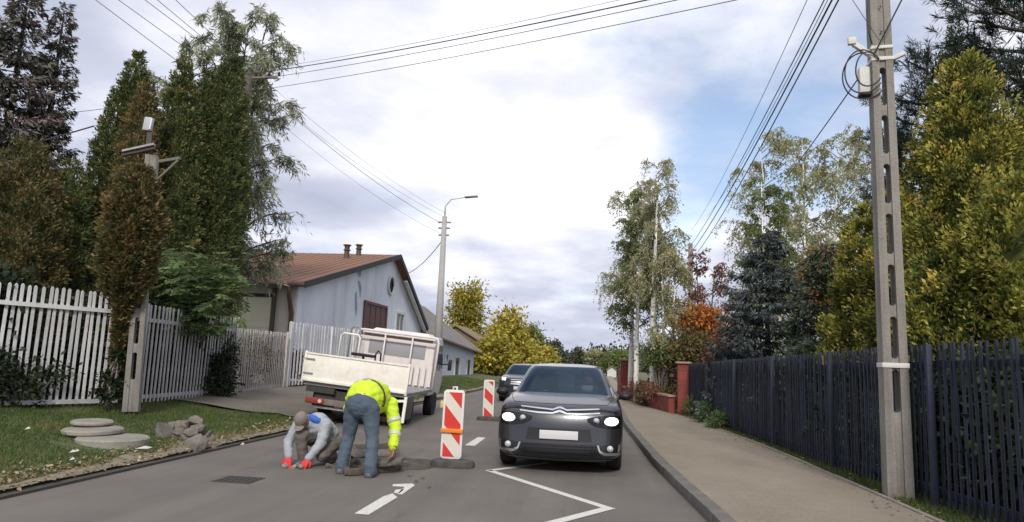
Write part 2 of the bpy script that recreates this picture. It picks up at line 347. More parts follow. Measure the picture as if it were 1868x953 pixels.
# painted markings: sheets 4 mm above the asphalt, worn at the edges
def paint_mat(name, color, wear):
    m = mat(name, color, 0.8, fine=(50, 0.1)); t = m.node_tree; b = t.nodes['Principled BSDF']; o = [n for n in t.nodes if n.type == 'OUTPUT_MATERIAL'][0]
    n = t.nodes.new('ShaderNodeTexNoise'); n.inputs['Scale'].default_value = 26; n.inputs['Detail'].default_value = 8; n.inputs['Roughness'].default_value = 0.75
    t.links.new(t.nodes.new('ShaderNodeTexCoord').outputs['Object'], n.inputs['Vector'])
    mr = t.nodes.new('ShaderNodeMapRange'); mr.inputs[1].default_value = wear; mr.inputs[2].default_value = wear+0.05; t.links.new(n.outputs[0], mr.inputs[0])
    tr = t.nodes.new('ShaderNodeBsdfTransparent'); mx = t.nodes.new('ShaderNodeMixShader')
    t.links.new(mr.outputs[0], mx.inputs[0]); t.links.new(tr.outputs[0], mx.inputs[1]); t.links.new(b.outputs[0], mx.inputs[2]); t.links.new(mx.outputs[0], o.inputs[0]); return m
m_paint = paint_mat('road_paint', (0.60, 0.58, 0.53), 0.36)
def painted(name, polys, z=0.004):
    b = MB()
    for p in polys: b.add([(x, y, z) for x, y in p], [tuple(range(len(p)))])
    return struct(b.build(name, m_paint))
def quad_line(a, b, w_):
    a = Vector(a[:2]); b = Vector(b[:2]); d = (b-a).normalized(); n = Vector((-d.y, d.x))*w_/2
    return [a-n, b-n, b+n, a+n]
G2 = lambda px, py: gr(px, py).xy
painted('centre_line', [[G2(646, 938), G2(672, 940), G2(725, 908), G2(716, 901), G2(700, 906)], [G2(724, 902), G2(733, 903), G2(757, 886), G2(752, 883), G2(717, 884), G2(716, 888), G2(738, 889)],
    [G2(722, 894), G2(738, 893), G2(728, 901), G2(718, 900)],
    [G2(848, 813), G2(866, 814), G2(886, 799), G2(872, 798)]]+[[(-2.22, y_), (-2.09, y_), (-2.09, y_+2), (-2.22, y_+2)] for y_ in range(22, 140, 6)])
Z0, Z1, Z2, Z3 = G2(1000, 845), G2(893, 859), G2(1110, 928), G2(930, 975)
painted('zigzag_line', [quad_line(Z0, Z1-(Z0-Z1).normalized()*0.02, 0.10), quad_line(Z1+(Z1-Z2).normalized()*.03, Z2, 0.11)])
zz = painted('zigzag_line', [quad_line(Z2+(Z2-Z3).normalized()*0.05, Z3, 0.12), quad_line(Z3, (0.1, 3.6), 0.12)], 0.0055)

# ---------------------------------------------------------------- things let into or lying on the road and verge
m_iron = mat('cast_iron', (0.075, 0.07, 0.065), 0.7, metal=0.4, fine=(60, 0.3), bump=(60, 0.5))
c = gr(435, 876); t_ = thing('manhole_cover', 'dark square drain cover set in the asphalt near the left edge', 'drain cover', c)
MB().box((0, 0, 0.004), (0.46, 0.40, 0.006)).build('frame', m_iron, t_, bevel=0.002)
b = MB()
for i in range(6): b.box((-0.175+i*0.07, 0, 0.010), (0.045, 0.33, 0.008))
b.build('grating', m_iron, t_)
m_conc = mat('old_concrete', (0.30, 0.28, 0.235), 0.92, var=(4, 0.35, 0.7), color2=(0.20, 0.19, 0.155), fine=(60, 0.2), bump=(40, 0.5))
def disc(name, label, px, py, zt, r, th, tilt=(0, 0, 0)):
    c = gr(px, py, zt); b = MB().lathe([(r-.03, -th), (r, -th+.02), (r, -.02), (r-.025, 0), (0.0001, .004)], 40)
    o = b.build(name, m_conc, smooth=True, sharp=0.6); o.location = c; o.rotation_euler = tilt; return tag(o, label, 'concrete lid')
disc('round_slab', 'wide round concrete slab lying lowest in the grass verge', 207, 797, 0.235, 0.46, 0.16)
disc('round_slab', 'middle round concrete slab overlapping the wide one on the verge', 170, 781, 0.315, 0.39, 0.078, (0.02, -0.01, 0))
disc('round_slab', 'smallest round concrete lid on top of the two slabs', 169, 767, 0.395, 0.28, 0.062, (0.02, 0.02, 0))
# heap of broken concrete
m_rub = mat('broken_concrete', (0.20, 0.18, 0.155), 0.95, var=(6, 0.35, 0.65), color2=(0.12, 0.105, 0.09), fine=(50, 0.3), bump=(25, 0.9))
def rock(name, loc, size, seed, m, parent=None, flat=1.0):
    bm = bmesh.new(); rr = random.Random(seed)
    for _ in range(15):
        v = Vector((rr.uniform(-1, 1), rr.uniform(-1, 1), rr.uniform(-1, 1))); k = max(abs(v.x), abs(v.y), abs(v.z)); v = v/k*rr.uniform(.75, 1.0)*.92; bm.verts.new((v.x*size[0], v.y*size[1], v.z*size[2]*flat))
    h = bmesh.ops.convex_hull(bm, input=bm.verts); bmesh.ops.delete(bm, geom=[v for v in bm.verts if not v.link_faces], context='VERTS')
    bmesh.ops.bevel(bm, geom=bm.edges[:], offset=min(size)*.05, segments=1, affect='EDGES')
    me = bpy.data.meshes.new(name); bm.to_mesh(me); bm.free(); me.materials.append(m)
    o = link(bpy.data.objects.new(name, me), parent); o.location = loc; o.rotation_euler = (rr.uniform(-.6, .6), rr.uniform(-.6, .6), rr.uniform(0, 6)); return o
spots = [(302, 790, .20, 'pale lump leaning at the left end of the concrete rubble heap'), (322, 800, .12, 'lump low at the front left of the rubble heap'), (337, 778, .24, 'grey chunk in the middle of the rubble heap'),
    (352, 772, .32, 'topmost pale chunk of the rubble heap'), (362, 782, .26, 'broken chunk right of the top of the rubble heap'), (345, 800, .14, 'flat chunk in the middle front of the rubble heap'), (372, 795, .14, 'dark chunk at the right end of the rubble heap'),
    (358, 814, .10, 'large pale chunk at the front of the rubble heap by the road edge'), (375, 812, .08, 'small chunk at the front right corner of the rubble heap'), (328, 815, .08, 'small stone loose at the front left of the rubble heap'), (385, 802, .10, 'small dark stone lying furthest right beside the rubble heap'), (315, 826, .05, 'brown stone alone in the dry grass before the rubble heap'),
    (312, 778, .22, 'small chunk on the upper left of the rubble heap'), (330, 790, .2, 'dark chunk wedged in the middle of the rubble heap'), (347, 788, .24, 'pale edge piece under the top of the rubble heap'), (368, 804, .12, 'grey piece low on the right of the rubble heap'), (340, 812, .1, 'flat grey piece at the front centre of the rubble heap'), (389, 815, .05, 'small stone by the asphalt right of the rubble heap')]
for i, (px, py, z, lab) in enumerate(spots):
    s_ = [0.17, 0.12, 0.16, 0.17, 0.15, 0.14, 0.14, 0.17, 0.10, 0.09, 0.09, 0.08, .10, .11, .11, .10, .10, .06][i]
    o = rock('concrete_chunk', gr(px, py, z), (s_*1.08, s_*.85, s_*.8), 40+i, m_rub); tag(o, lab, 'rubble', 'broken concrete heap on the verge')
# the hole in the asphalt: soil, sawn slabs, crumbs
m_soil = mat('wet_soil', (0.055, 0.045, 0.035), 0.95, var=(6, 0.35, 0.65), color2=(0.10, 0.085, 0.065), fine=(40, 0.35), bump=(30, 0.9))
sb = MB(); P0 = gr(690, 842); ring = []
for k in range(40):
    a = 2*PI*k/40; r_ = 1+0.22*noise.noise((math.cos(a)*2, math.sin(a)*2, 4.4))
    ring.append((P0.x+0.10+0.98*r_*math.cos(a), P0.y-.02+(0.58+.12*math.cos(a+2.4))*r_*math.sin(a)))
n0 = len(ring); vs = [(x, y, 0.003) for x, y in ring]+[((x+P0.x+.1)/2, (y+P0.y)/2, 0.03+0.02*noise.noise((x*6, y*6, 0))) for x, y in ring]+[(P0.x, P0.y, 0.02)]
sb.add(vs, [(k, (k+1) % n0, n0+(k+1) % n0, n0+k) for k in range(n0)]+[(n0+k, n0+(k+1) % n0, 2*n0) for k in range(n0)])
tag(sb.build('spread_soil', m_soil, smooth=True), 'dark dug soil smeared over the asphalt round the repair', 'soil', kind='stuff')
m_chunk = mat('asphalt_chunk', (0.10, 0.092, 0.083), 0.95, var=(7, 0.35, 0.65), color2=(0.165, 0.15, 0.13), fine=(60, 0.35), bump=(40, 0.9))
labs = [(648, 832, .05, .17, 'asphalt chunk lying between the legs of the yellow jacket worker'), (640, 822, .06, .12, 'grey chunk behind the legs of the bent worker'), (660, 845, .03, .10, 'small broken chunk under the metal bar'),
        (722, 846, .04, .12, 'flat dark chunk right of the hand of the bent worker'), (598, 850, .03, .07, 'small stone beside the gloves of the crouching worker'), (760, 878, .012, .03, 'crumb of asphalt beyond the broken centre line'), (783, 889, .01, .025, 'pale crumb of asphalt right of the broken centre line'), (748, 868, .012, .035, 'dark crumb in front of the soil patch'), (770, 872, .012, .03, 'second crumb in front of the soil patch'), (668, 826, .06, .11, 'chunk behind the right leg of the bent worker')]
for i, (px, py, z, s_, lab) in enumerate(labs):
    tag(rock('asphalt_chunk', gr(px, py, z), (s_, s_*.8, s_*.55), 80+i, m_chunk), lab, 'rubble', 'asphalt rubble round the road repair')
m_frame = mat('rusty_frame', (0.11, 0.095, 0.08), 0.8, metal=0.3, var=(12, .4, .6), color2=(0.16, 0.12, 0.09))
q0, q1, q2, q3 = gr(632, 862, .05), gr(728, 853, .05), gr(722, 812, .05), gr(640, 815, .05)
t_ = thing('manhole_frame', 'square iron manhole frame lying between the two workers', 'frame', (q0+q2)/2)  # iron manhole frame, an open square of four bars without a cover
for a, b_ in ((q0, q1), (q1, q2), (q2, q3), (q3, q0)):
    c = (q0+q2)/2; d = (b_-a).normalized()*0.03; MB().bar(a-c+d, b_-c-d, 0.06, 0.07).build('side', m_frame, t_, bevel=0.006)
t_ = thing('asphalt_slab', 'flat broken slab of asphalt held by the bent worker', 'slab', gr(700, 850, 0.0))
pl = [(-0.42, -.09), (-.1, -.14), (.26, -.10), (.36, .02), (.22, .14), (-.12, .12), (-.36, .06)]
MB().prism(pl, 0.006, 0.075, 'z').build('broken_surface', m_chunk, t_, bevel=0.012)
t_ = thing('lifted_slab', 'small asphalt slab being lifted by the hand of the bent worker', 'slab', gr(708, 846, 0.12), rot=(0.25, -0.12, 0.2))
MB().prism([(-0.24, -.08), (0, -.10), (.17, -.06), (.2, .05), (.02, .1), (-.2, .07)], 0, 0.055, 'z').build('broken_surface', m_chunk, t_, bevel=0.01)
# ================================================================== FENCES
m_white = mat('white_paint', (0.70, 0.69, 0.70), 0.55, var=(2.5, 0.45, 0.75), color2=(0.56, 0.54, 0.53), fine=(25, 0.08))
m_navy = mat('navy_paint', (0.014, 0.019, 0.036), 0.65, var=(3, 0.4, 0.7), color2=(0.019, 0.024, 0.038))
m_grey_post = mat('grey_steel', (0.24, 0.24, 0.25), 0.6, metal=0.2, var=(4, .4, .7))
def piece_variation(m, lo, hi):      # each picket has weathered a little differently
    t = m.node_tree; bs = t.nodes['Principled BSDF']; oi = t.nodes.new('ShaderNodeObjectInfo'); mr = t.nodes.new('ShaderNodeMapRange'); mr.inputs[3].default_value = lo; mr.inputs[4].default_value = hi; t.links.new(oi.outputs['Random'], mr.inputs[0])
    cb = t.nodes.new('ShaderNodeCombineColor'); mm = t.nodes.new('ShaderNodeMix'); mm.data_type = 'RGBA'; mm.blend_type = 'MULTIPLY'; mm.inputs[0].default_value = 1
    for i in range(3): t.links.new(mr.outputs[0], cb.inputs[i])
    t.links.new(bs.inputs['Base Color'].links[0].from_socket, mm.inputs[6]); t.links.new(cb.outputs[0], mm.inputs[7]); t.links.new(mm.outputs[2], bs.inputs['Base Color'])
piece_variation(m_white, .78, 1.06); piece_variation(m_navy, .7, 1.5); streaks(m_white, 9, 9, .58, .72, 1.0, .72, 2.5)
def picket_mesh(w_, th, h, m, round_top=True):
    b = MB()
    if round_top: poly = [(-w_/2, 0), (w_/2, 0), (w_/2, h-w_*.9), (w_*.36, h-w_*.35), (0, h), (-w_*.36, h-w_*.35), (-w_/2, h-w_*.9)]
    else: poly = [(-w_/2, 0), (w_/2, 0), (w_/2, h), (-w_/2, h)]
    b.prism(poly, -th/2, th/2, 'y'); me = b.mesh('picket'); me.materials.append(m); return me
def fence(name, label, cat, A, B, h, step, pw, rails, m, posts=(), rail_th=0.04, gap=0.06, round_top=True, mp=None, h2=None, pth=0.022, side=-1, piece='picket'):
    A = Vector(A); B = Vector(B); d = B-A; L = d.xy.length; ang = math.atan2(d.y, d.x); dz = d.z
    t = thing(name, label, cat, A, ang); me = picket_mesh(pw, pth, h-gap, m, round_top); n = int(L/step); h2 = h2 or h
    for i in range(n+1):
        s = (i+.5)*L/(n+1); k = s/L
        inst(piece, me, t, (s, random.uniform(-.003, .003), gap+dz*k+random.uniform(-.010, .010)), (random.uniform(-.008, .008), random.uniform(-.011, .011), random.uniform(-.04, .04)), (1, 1, (1-k)+k*(h2-gap)/(h-gap)))
    for z in rails:
        zz = z/h*h2
        MB().bar((0, side*(pth/2+rail_th/2+.002), z), (L, side*(pth/2+rail_th/2+.002), zz+dz), rail_th, 0.07).build('rail', m, t)
    for k in posts:
        MB().box((k*L, -side*(0.04+pth), (h+dz*k)/2-.1), (0.055, 0.055, h+.2)).build('post', mp or m, t, bevel=0.004)
    return t
m_white_shaded = mat('shaded_grey_white', (0.50, 0.49, 0.50), 0.7, var=(2.5, 0.4, 0.7), color2=(0.38, 0.37, 0.36), fine=(25, 0.1))  # white fence paint greyed, the shade of the trees put into its colour
# left side: white pickets
fence('sliding_gate', 'tall white picket gate panel left of the concrete lamp pole', 'gate', (-11.1, 6.8, .42), (-8.62, 11.75, .40), 2.03, 0.105, 0.047, [0.10, 1.70], m_white, posts=(0.33, 0.99), gap=0.05)
fence('picket_fence', 'shaded white picket fence between lamp pole and rust stained gate', 'fence', (-8.5, 12.0, .38), (-8.85, 16.15, .36), 1.92, 0.14, 0.038, [0.16, 1.62], m_white_shaded, posts=(0.02, 0.99), side=1)
m_rusty = mat('rusty_white_paint', (0.50, 0.48, 0.46), 0.7, var=(4.5, 0.5, 0.62), color2=(0.27, 0.16, 0.11), fine=(20, 0.15), coords='Generated')
fence('driveway_gate', 'rust stained white picket gate at the driveway', 'gate', (-8.88, 16.35, .42), (-9.2, 19.7, .44), 1.62, 0.14, 0.036, [0.06, 1.5], m_rusty, posts=(0.985,), side=1, gap=0.04)
fence('picket_fence', 'bright white picket fence behind the truck in front of blue house', 'fence', (-9.2, 19.85, .44), (-8.9, 24.6, .44), 1.98, 0.20, 0.075, [0.22, 1.62], m_white, posts=(0.01, 0.6, 0.99), side=1)
# right side: dark steel pickets
FA, FB = Vector((4.05, 2.8, 0.1)), Vector((2.80, 21.3, 0.08))
secs = 7; labs = ['dark navy steel fence section nearest the camera at the right edge', 'dark navy steel fence section right of the concrete pole', 'dark navy steel fence section just left of the concrete pole', 'dark navy steel fence section third from the red pillar, before the dark spruce',
        'navy steel fence section second before the red pillar', 'navy steel fence section next but one to the red pillar', 'navy steel fence section touching the red pillar']
for i in range(secs):
    a = FA.lerp(FB, i/secs); b = FA.lerp(FB, (i+1)/secs); h0 = 1.80-0.27*(i/secs)**1.3; h1 = 1.80-0.27*((i+1)/secs)**1.3
    fence('steel_fence', labs[i], 'fence', a, b, h0, 0.112, 0.030, [0.18, h0-.22], m_navy, posts=(0.005,), round_top=False, mp=m_navy, h2=h1, pth=0.022, side=-1, gap=0.05, piece='slat')['group'] = 'dark steel fence along the pavement'

# ================================================================== POLES
m_pole = mat('pole_concrete', (0.28, 0.26, 0.235), 0.92, var=(1.6, 0.38, 0.68), color2=(0.205, 0.19, 0.165), fine=(45, 0.16), bump=(30, 0.4))
streaks(m_pole, 7, 7, .42, .68, 1.06, .72, .5)
m_strap = mat('white_strap', (0.62, 0.61, 0.58), 0.6, fine=(20, .08))
m_black = mat('black_rubber', (0.018, 0.018, 0.02), 0.6)
m_wire = mat('wire_black', (0.035, 0.035, 0.045), 0.55)
def slot_pole(b, W, D, H, slots, top_k, open_w):
    """prefabricated concrete pole: two chords joined by bridges between rounded slots"""
    cw = (W-open_w)/2
    for s in (-1, 1): b.box((s*(open_w/2+cw/2), 0, H/2), (cw, D, H))
    zs = [(-0.001, None)]; prev = 0.0
    for (z0, z1) in slots+[(H, None)]:
        r = open_w/2; arc = [(-r*math.cos(PI*k/8), r*math.sin(PI*k/8)) for k in range(9)]
        lo = [] ; hi = []
        bot = [(x, prev-r+ (0 if prev == 0 else 0)+yv) for x, yv in arc] if prev > 0 else [(-r, 0), (r, 0)]
        topc = [(x, z0+r-yv) for x, yv in reversed(arc)] if z1 is not None else [(r, H), (-r, H)]
        b.prism(bot+topc, -D/2*0.82, D/2*0.82, 'y'); prev = z1 if z1 is not None else 0
    b.v = [(x*(1+(top_k-1)*z/H), y*(1+(top_k-1)*z/H), z) for x, y, z in b.v]
    return b
t_ = thing('concrete_pole', 'slotted concrete utility pole standing on the right grass strip before navy fence', 'pole', (3.46, 8.58, 0.08), -0.12)
slots = [(0.98+.615*k, 1.47+.615*k) for k in range(7)]
slot_pole(MB(), 0.275, 0.24, 7.4, slots, 0.80, 0.085).build('shaft', m_pole, t_, bevel=0.006)
def band(z, k, th=0.055): return MB().box((0, 0, z), (0.275*k+.02, 0.24*k+.02, th))
band(1.52, 0.965).build('white_band', m_strap, t_, bevel=.004); band(5.27, 0.86, .045).build('white_band', m_strap, t_, bevel=.004); band(5.42, 0.855, .04).build('white_band', m_strap, t_, bevel=.004); band(6.22, 0.83, .03).build('steel_band', m_grey_post, t_)
b = MB(); b.bar((-.10, -.09, 5.30), (-.33, -.14, 5.47), .05, .06); b.box((-.35, -.15, 5.50), (.09, .06, .09)); b.build('bracket', m_strap, t_, bevel=.004)
b = MB(); b.bar((.09, -.06, 5.26), (.25, -.10, 5.32), .05, .05); b.build('bracket', m_strap, t_, bevel=.004)
MB().box((-.185, .02, 5.04), (.13, .12, .33)).build('junction_box', m_strap, t_, bevel=.01); MB().box((-.18, .02, 4.855), (.15, .14, .03)).build('box_lid', m_black, t_)
for (cx_, cz_, rx_, rz_, yo) in [(-.22, 5.10, .22, .28, -.14), (-.20, 5.06, .26, .30, -.10), (-.17, 5.12, .15, .22, -.16), (.16, 5.02, .17, .24, -.05)]:
    b = MB(); b.tube([(cx_+rx_*math.cos(a), yo+.03*math.sin(a*2), cz_+rz_*math.sin(a)) for a in np.linspace(0.6 if cx_ < 0 else -1.5, 0.6+PI*1.6 if cx_ < 0 else 1.4, 26)], 0.009, 6); b.build('cable_loop', m_wire, t_, smooth=True)
b = MB(); b.box((-.2, 0, 6.42), (1.2, .08, .08)); b.build('crossarm', m_grey_post, t_)
for x in (-.70, -.45, .1, .3):
    MB().lathe([(.02, 0), (.045, .02), (.03, .05), (.05, .07), (.02, .13)], 12, (x, 0, 6.46)).build('insulator', m_black, t_, smooth=True)
for z in (5.62, 5.95): MB().lathe([(.012, 0), (.012, .01)], 10, (0.0, -.105, z), Matrix.Rotation(PI/2, 3, 'X')).build('bolt_hole', m_black, t_)
MB().tube([(-.09, -.13, 6.15), (-.16, -.16, 6.0), (-.16, -.16, 5.6), (-.12, -.14, 5.45)], .007, 6).build('cable', m_wire, t_, smooth=True)
MB().tube([(-.1, -.13, 6.3), (.02, -.19, 6.18), (.12, -.15, 6.28)], .009, 6).build('cable', m_wire, t_, smooth=True)

# left lamp pole with floodlight and plank bracket
t_ = thing('concrete_pole', 'slotted concrete pole with floodlight rising into the left conifers', 'pole', (-8.02, 11.35, 0.36), rot=(0, -.03, 0.45))
slot_pole(MB(), 0.25, 0.22, 4.60, [(0.55+.62*k, 1.02+.62*k) for k in range(6)], 0.82, 0.08).build('shaft', m_pole, t_, bevel=0.006)
inv = lambda p: Matrix.Rotation(-0.45, 3, 'Z') @ (Vector(p)-Vector((-8.02, 11.35, 0.36)))
a, b_ = inv(at(240, 277, 10.75)), inv(at(298, 266, 10.9)); MB().bar(a, b_, .10, .035).build('plank', mat('weathered_plank', (0.36, 0.33, 0.31), .8, fine=(20, .2)), t_)
MB().bar(a+Vector((0, .02, -.06)), b_+Vector((0, .02, -.06)), .07, .05).build('crossarm', mat('dark_steel', (.05, .04, .04), .7), t_)
c = inv(at(288, 229, 10.9)); MB().box(c, (.13, .10, .24), Matrix.Rotation(-.45, 3, 'Z') @ Matrix.Rotation(0.14, 3, 'Y')).build('floodlight', mat('lamp_housing', (.5, .5, .52), .4, metal=.2), t_, bevel=.012)
MB().box(c+Vector((.02, -.056, 0)), (.09, .012, .20), Matrix.Rotation(-.45, 3, 'Z') @ Matrix.Rotation(0.14, 3, 'Y')).build('lamp_glass', mat('lamp_glass', (.75, .77, .8), .15), t_)
MB().bar(c+Vector((.03, .02, -.12)), b_.lerp(a, .2), .08, .07).build('lamp_bracket', MATS['dark_steel'], t_)
m_bracket = mat('bracket_steel', (0.17, 0.15, 0.13), .8)
MB().bar(inv(at(280, 348, 11.0)), inv(at(340, 296, 10.9)), .035, .035).build('brace', m_bracket, t_); MB().bar(inv(at(305, 297, 11.0)), inv(at(343, 292, 10.9)), .04, .05).build('arm', m_bracket, t_)

# pole hidden among the conifers that carries the crossing wires
t_ = thing('wooden_pole', 'dark wire pole top showing at the right edge of the left conifers', 'pole', (-10.15, 17.9, .4))
MB().tube([(0, 0, -.2), (0, 0, 9.1)], [.14, .09], 12).build('shaft', mat('pole_wood', (.08, .07, .06), .9, fine=(20, .3)), t_, smooth=True)
MB().box((.25, 0, 8.95), (1.2, .06, .06)).build('crossarm', m_bracket, t_)
for x in (-.3, .2, .6, .9): MB().lathe([(.02, 0), (.045, .02), (.03, .05), (.05, .07), (.02, .13)], 10, (x, 0, 8.99)).build('insulator', m_black, t_, smooth=True)
# street lamp pole behind the truck
LP = at(797, 690, 28); LT = at(812, 385, 28)
t_ = thing('lamp_post', 'tall pale concrete street lamp post behind the truck', 'lamp post', (-6.46, 28, 0.15))
m_pale = mat('pale_concrete', (0.40, 0.39, 0.38), .85, var=(1.5, .4, .7), color2=(.32, .31, .30), fine=(30, .1))
MB().tube([(0, 0, -.2), (0, 0, 7.3)], [.19, .10], 14).build('shaft', m_pale, t_, smooth=True)
MB().tube([(0, 0, 7.2), (0, 0, 7.75), (.25, -.02, 8.05), (.85, -.05, 8.14)], [.035, .03, .027, .025], 8).build('lamp_arm', mat('galvanised', (.62, .62, .64), .5, metal=.3), t_, smooth=True)
MB().box((1.12, -.05, 8.16), (.56, .2, .07), Matrix.Rotation(-.09, 3, 'Y')).build('lamp_head', mat('lamp_grey', (.2, .2, .22), .5), t_, bevel=.03)
for z, w_ in ((7.05, .55), (6.8, .5), (6.5, .45)): MB().box((0, 0, z), (w_, .06, .06)).build('crossarm', m_grey_post, t_)
b = MB(); b.box((.17, -.19, 1.15), (.2, .14, .5)); b.build('meter_box', mat('box_dark', (.05, .055, .06), .6), t_, bevel=.01)
for (px, py, Y, lab) in [(958, 571, 62, 'distant thin street lamp left of centre above the yellow trees'), (990, 607, 92, 'most distant street lamp beyond the yellow trees')]:
    p = at(px, py, Y); t_ = thing('street_lamp', lab, 'lamp post', (p.x-1.3, Y, 0), group='far street lamps')
    MB().tube([(0, 0, 0), (0, 0, p.z-.5), (.3, 0, p.z-.1), (1.0, 0, p.z)], [.09, .06, .04, .035], 8).build('post', m_pale, t_, smooth=True)
    MB().box((1.3, 0, p.z+.02), (.7, .25, .12)).build('lamp_head', mat('lamp_white', (.7, .7, .72), .4), t_, bevel=.04)

# ================================================================== WIRES
def wire(label, p, q, sag=0.0, r=0.010, grp='overhead wires', n=24):
    r *= .85
    p = Vector(p); q = Vector(q); pts = [p.lerp(q, k/n)+Vector((0, 0, -4*sag*(k/n)*(1-k/n))) for k in range(n+1)]
    o = MB().tube([x-p for x in pts], r, 5).build('overhead_wire', m_wire, smooth=True); o.location = p; tag(o, label, 'wire', grp); return o
PL = Vector((-8.15, 14.3, 7.8)); 
# crossing the road from the left pole to the right pole
for (a, b_, lab, r) in [((455, 130), (1110, -2), 'faint topmost wire crossing above the road', .005), ((452, 136), (1160, -2), 'thick wire crossing above the road, second from the top', .013), ((462, 146), (1205, 0), 'thin wire crossing above the road, third from the top', .008), ((455, 167), (1312, 0), 'lowest wire crossing above the road', .008)]:
    p, q = at(*a, 17.6), at(*b_, 10.2); d = q-p; wire(lab, p, q+d*0.18, .12, r, 'wires crossing the road')
# along the left side: from an earlier pole over the camera's left to the hidden pole, then on to the lamp post
for (a, b_, lab) in [((180, 0), (450, 205), 'leftmost wire running down behind the left conifers'), ((222, 0), (452, 168), 'second wire from the left running down behind the left conifers'), ((270, 0), (448, 136), 'third wire from the left above the conifers'), ((292, 0), (455, 138), 'fourth wire from the left above the conifers'), ((325, 0), (462, 132), 'rightmost of the wires above the left conifers')]:
    p, q = at(*a, 12.6), at(*b_, 17.7); wire(lab, p+(p-q)*1.2, q, .05, .0085, 'wires along the left side')
ltop = Vector((-6.46, 28, 7.2))
for (a, dx, dz, lab) in [((462, 148), -.2, 0, 'thick wire falling from the left conifers to the lamp post'), ((455, 145), .15, .15, 'thin wire close beside the one falling to the lamp post'), ((475, 140), .25, .3, 'upper faint wire falling towards the lamp post'), ((470, 190), -.1, -.5, 'lower faint wire falling towards the lamp post')]:
    wire(lab, at(*a, 17.7), ltop+Vector((dx, 0, dz)), .3, .009 if 'thick' in lab else .005, 'wires to the lamp post')
wire('short slack wire from the lamp post down to the blue house', ltop+Vector((0, 0, -.7)), atX(741, 500, -10.4), .25, .02, 'house wires')
wire('wire at the far left edge behind the conifers', at(-40, 292, 12.4), at(172, 230, 14), .0, .02, 'left garden wires'); wire('thin upper wire at the far left between the conifers', at(60, 214, 14.5), at(215, 196, 14.5), 0, .008, 'left garden wires')
# along the right side, from the near pole to the next pole hidden in the trees
t_ = thing('concrete_pole', 'distant pole hidden in the right hand trees that takes the wires', 'pole', (4.15, 31, 0.1)); MB().tube([(0, 0, 0), (0, 0, 6.9)], [.15, .10], 10).build('shaft', m_pole, t_, smooth=True); MB().box((0, 0, 6.6), (.5, .08, .08)).build('crossarm', m_grey_post, t_)
for (a, b_, lab, r, Y) in [((1472, 0), (1262, 420), 'leftmost thin wire of the right bundle', .006, 31), ((1500, 6), (1250, 462), 'second wire of the right bundle', .010, 31), ((1516, 2), (1255, 468), 'thick middle wire of the right bundle', .015, 31), ((1529, 0), (1264, 472), 'right thick wire of the right bundle', .013, 31), ((1508, 3), (1290, 395), 'thin wire inside the right bundle', .006, 29)]:
    p, q = at(*a, 8.55), at(*b_, Y); wire(lab, p+(p-q)*.008, q, 0.25, r, 'wires along the right side')
wire('cable falling from the pole clamp into the right hand birches', at(1590, 108, 8.5), at(1392, 375, 24), .1, .011, 'pole cables'); wire('cable rising from the pole clamp to the top edge', at(1590, 108, 8.5), at(1648, -6, 8.2), 0, .011, 'pole cables')
wire('cable at the top right corner entering the pine', at(1750, -3, 9), at(1868, 46, 11), .03, .010, 'pole cables'); wire('thin drop cable beside the top of the concrete pole', at(1555, 0, 8.5), at(1604, 74, 8.4), .0, .005, 'pole cables')
# ================================================================== BUILDINGS
m_blue = mat('pale_blue_render', (0.79, 0.835, 0.90), 0.9, var=(0.35, 0.45, 0.75), color2=(0.70, 0.74, 0.80), fine=(12, .06), bump=(40, .15))
m_cream = mat('cream_render', (0.72, 0.69, 0.60), 0.9, var=(.6, .4, .7), color2=(.64, .61, .53), fine=(12, .06))
m_roof = mat('rusty_sheet_roof', (0.225, 0.108, 0.060), 0.8, var=(.5, .35, .7), color2=(0.175, 0.092, 0.055), fine=(8, .12))
m_trim = mat('dark_trim', (0.035, 0.033, 0.035), .7); m_brown = mat('brown_paint', (0.11, 0.045, 0.038), .6, fine=(8, .2)); m_frame_w = mat('window_white', (.62, .62, .62), .5)
m_pane = mat('window_pane', (0.03, 0.035, 0.045), 0.08, spec=.6); m_gut = mat('gutter_brown', (0.14, 0.085, 0.07), .6); m_pipe = mat('flue_steel', (.10, .07, .06), .6, metal=.3)
streaks(m_blue, 1.4, 1.4, .50, .72, 1.0, .80, .16); streaks(m_blue, .5, .5, .4, .65, 1.03, .92, .4)
GX = -10.3; O1 = Vector((GX, 22.7, 0.3)); t1 = thing('blue_house', 'pale blue gabled house with rust red sheet roof behind white fence', 'house', O1)
def r1(x, y, z): return Vector((x, y, z))-O1
Rg, E1, E2 = (33.5, 6.55), (22.7, 3.92), (41.0, 2.74); BK = -26.0
b = MB(); b.prism([(22.7-O1.y, -.1), (41-O1.y, -.1), (41-O1.y, E2[1]-.3), (Rg[0]-O1.y, Rg[1]-.3), (22.7-O1.y, E1[1]-.3)], BK-GX, 0, 'x'); b.build('wall', m_blue, t1)
MB().box(r1((GX+BK)/2-.02, 22.675, 2.0), (GX-BK-.04, .05, 3.4)).build('side_wall', m_cream, t1)
def slab(y0, z0, y1, z1, th, m, name, x0=BK, x1=GX+.4, n=1):
    return MB().hexa([r1(x0, y0, z0), r1(x1, y0, z0), r1(x1, y1, z1), r1(x0, y1, z1), r1(x0, y0, z0+th), r1(x1, y0, z0+th), r1(x1, y1, z1+th), r1(x0, y1, z1+th)]).build(name, m, t1)
sl = (Rg[1]-E1[1])/(Rg[0]-E1[0]); s2 = (E2[1]-Rg[1])/(E2[0]-Rg[0])
slab(E1[0]-.45, E1[1]-.45*sl, Rg[0], Rg[1], .06, m_roof, 'roof'); slab(Rg[0]+.004, Rg[1], E2[0]+.3, E2[1]+.3*s2, .06, m_roof, 'roof')
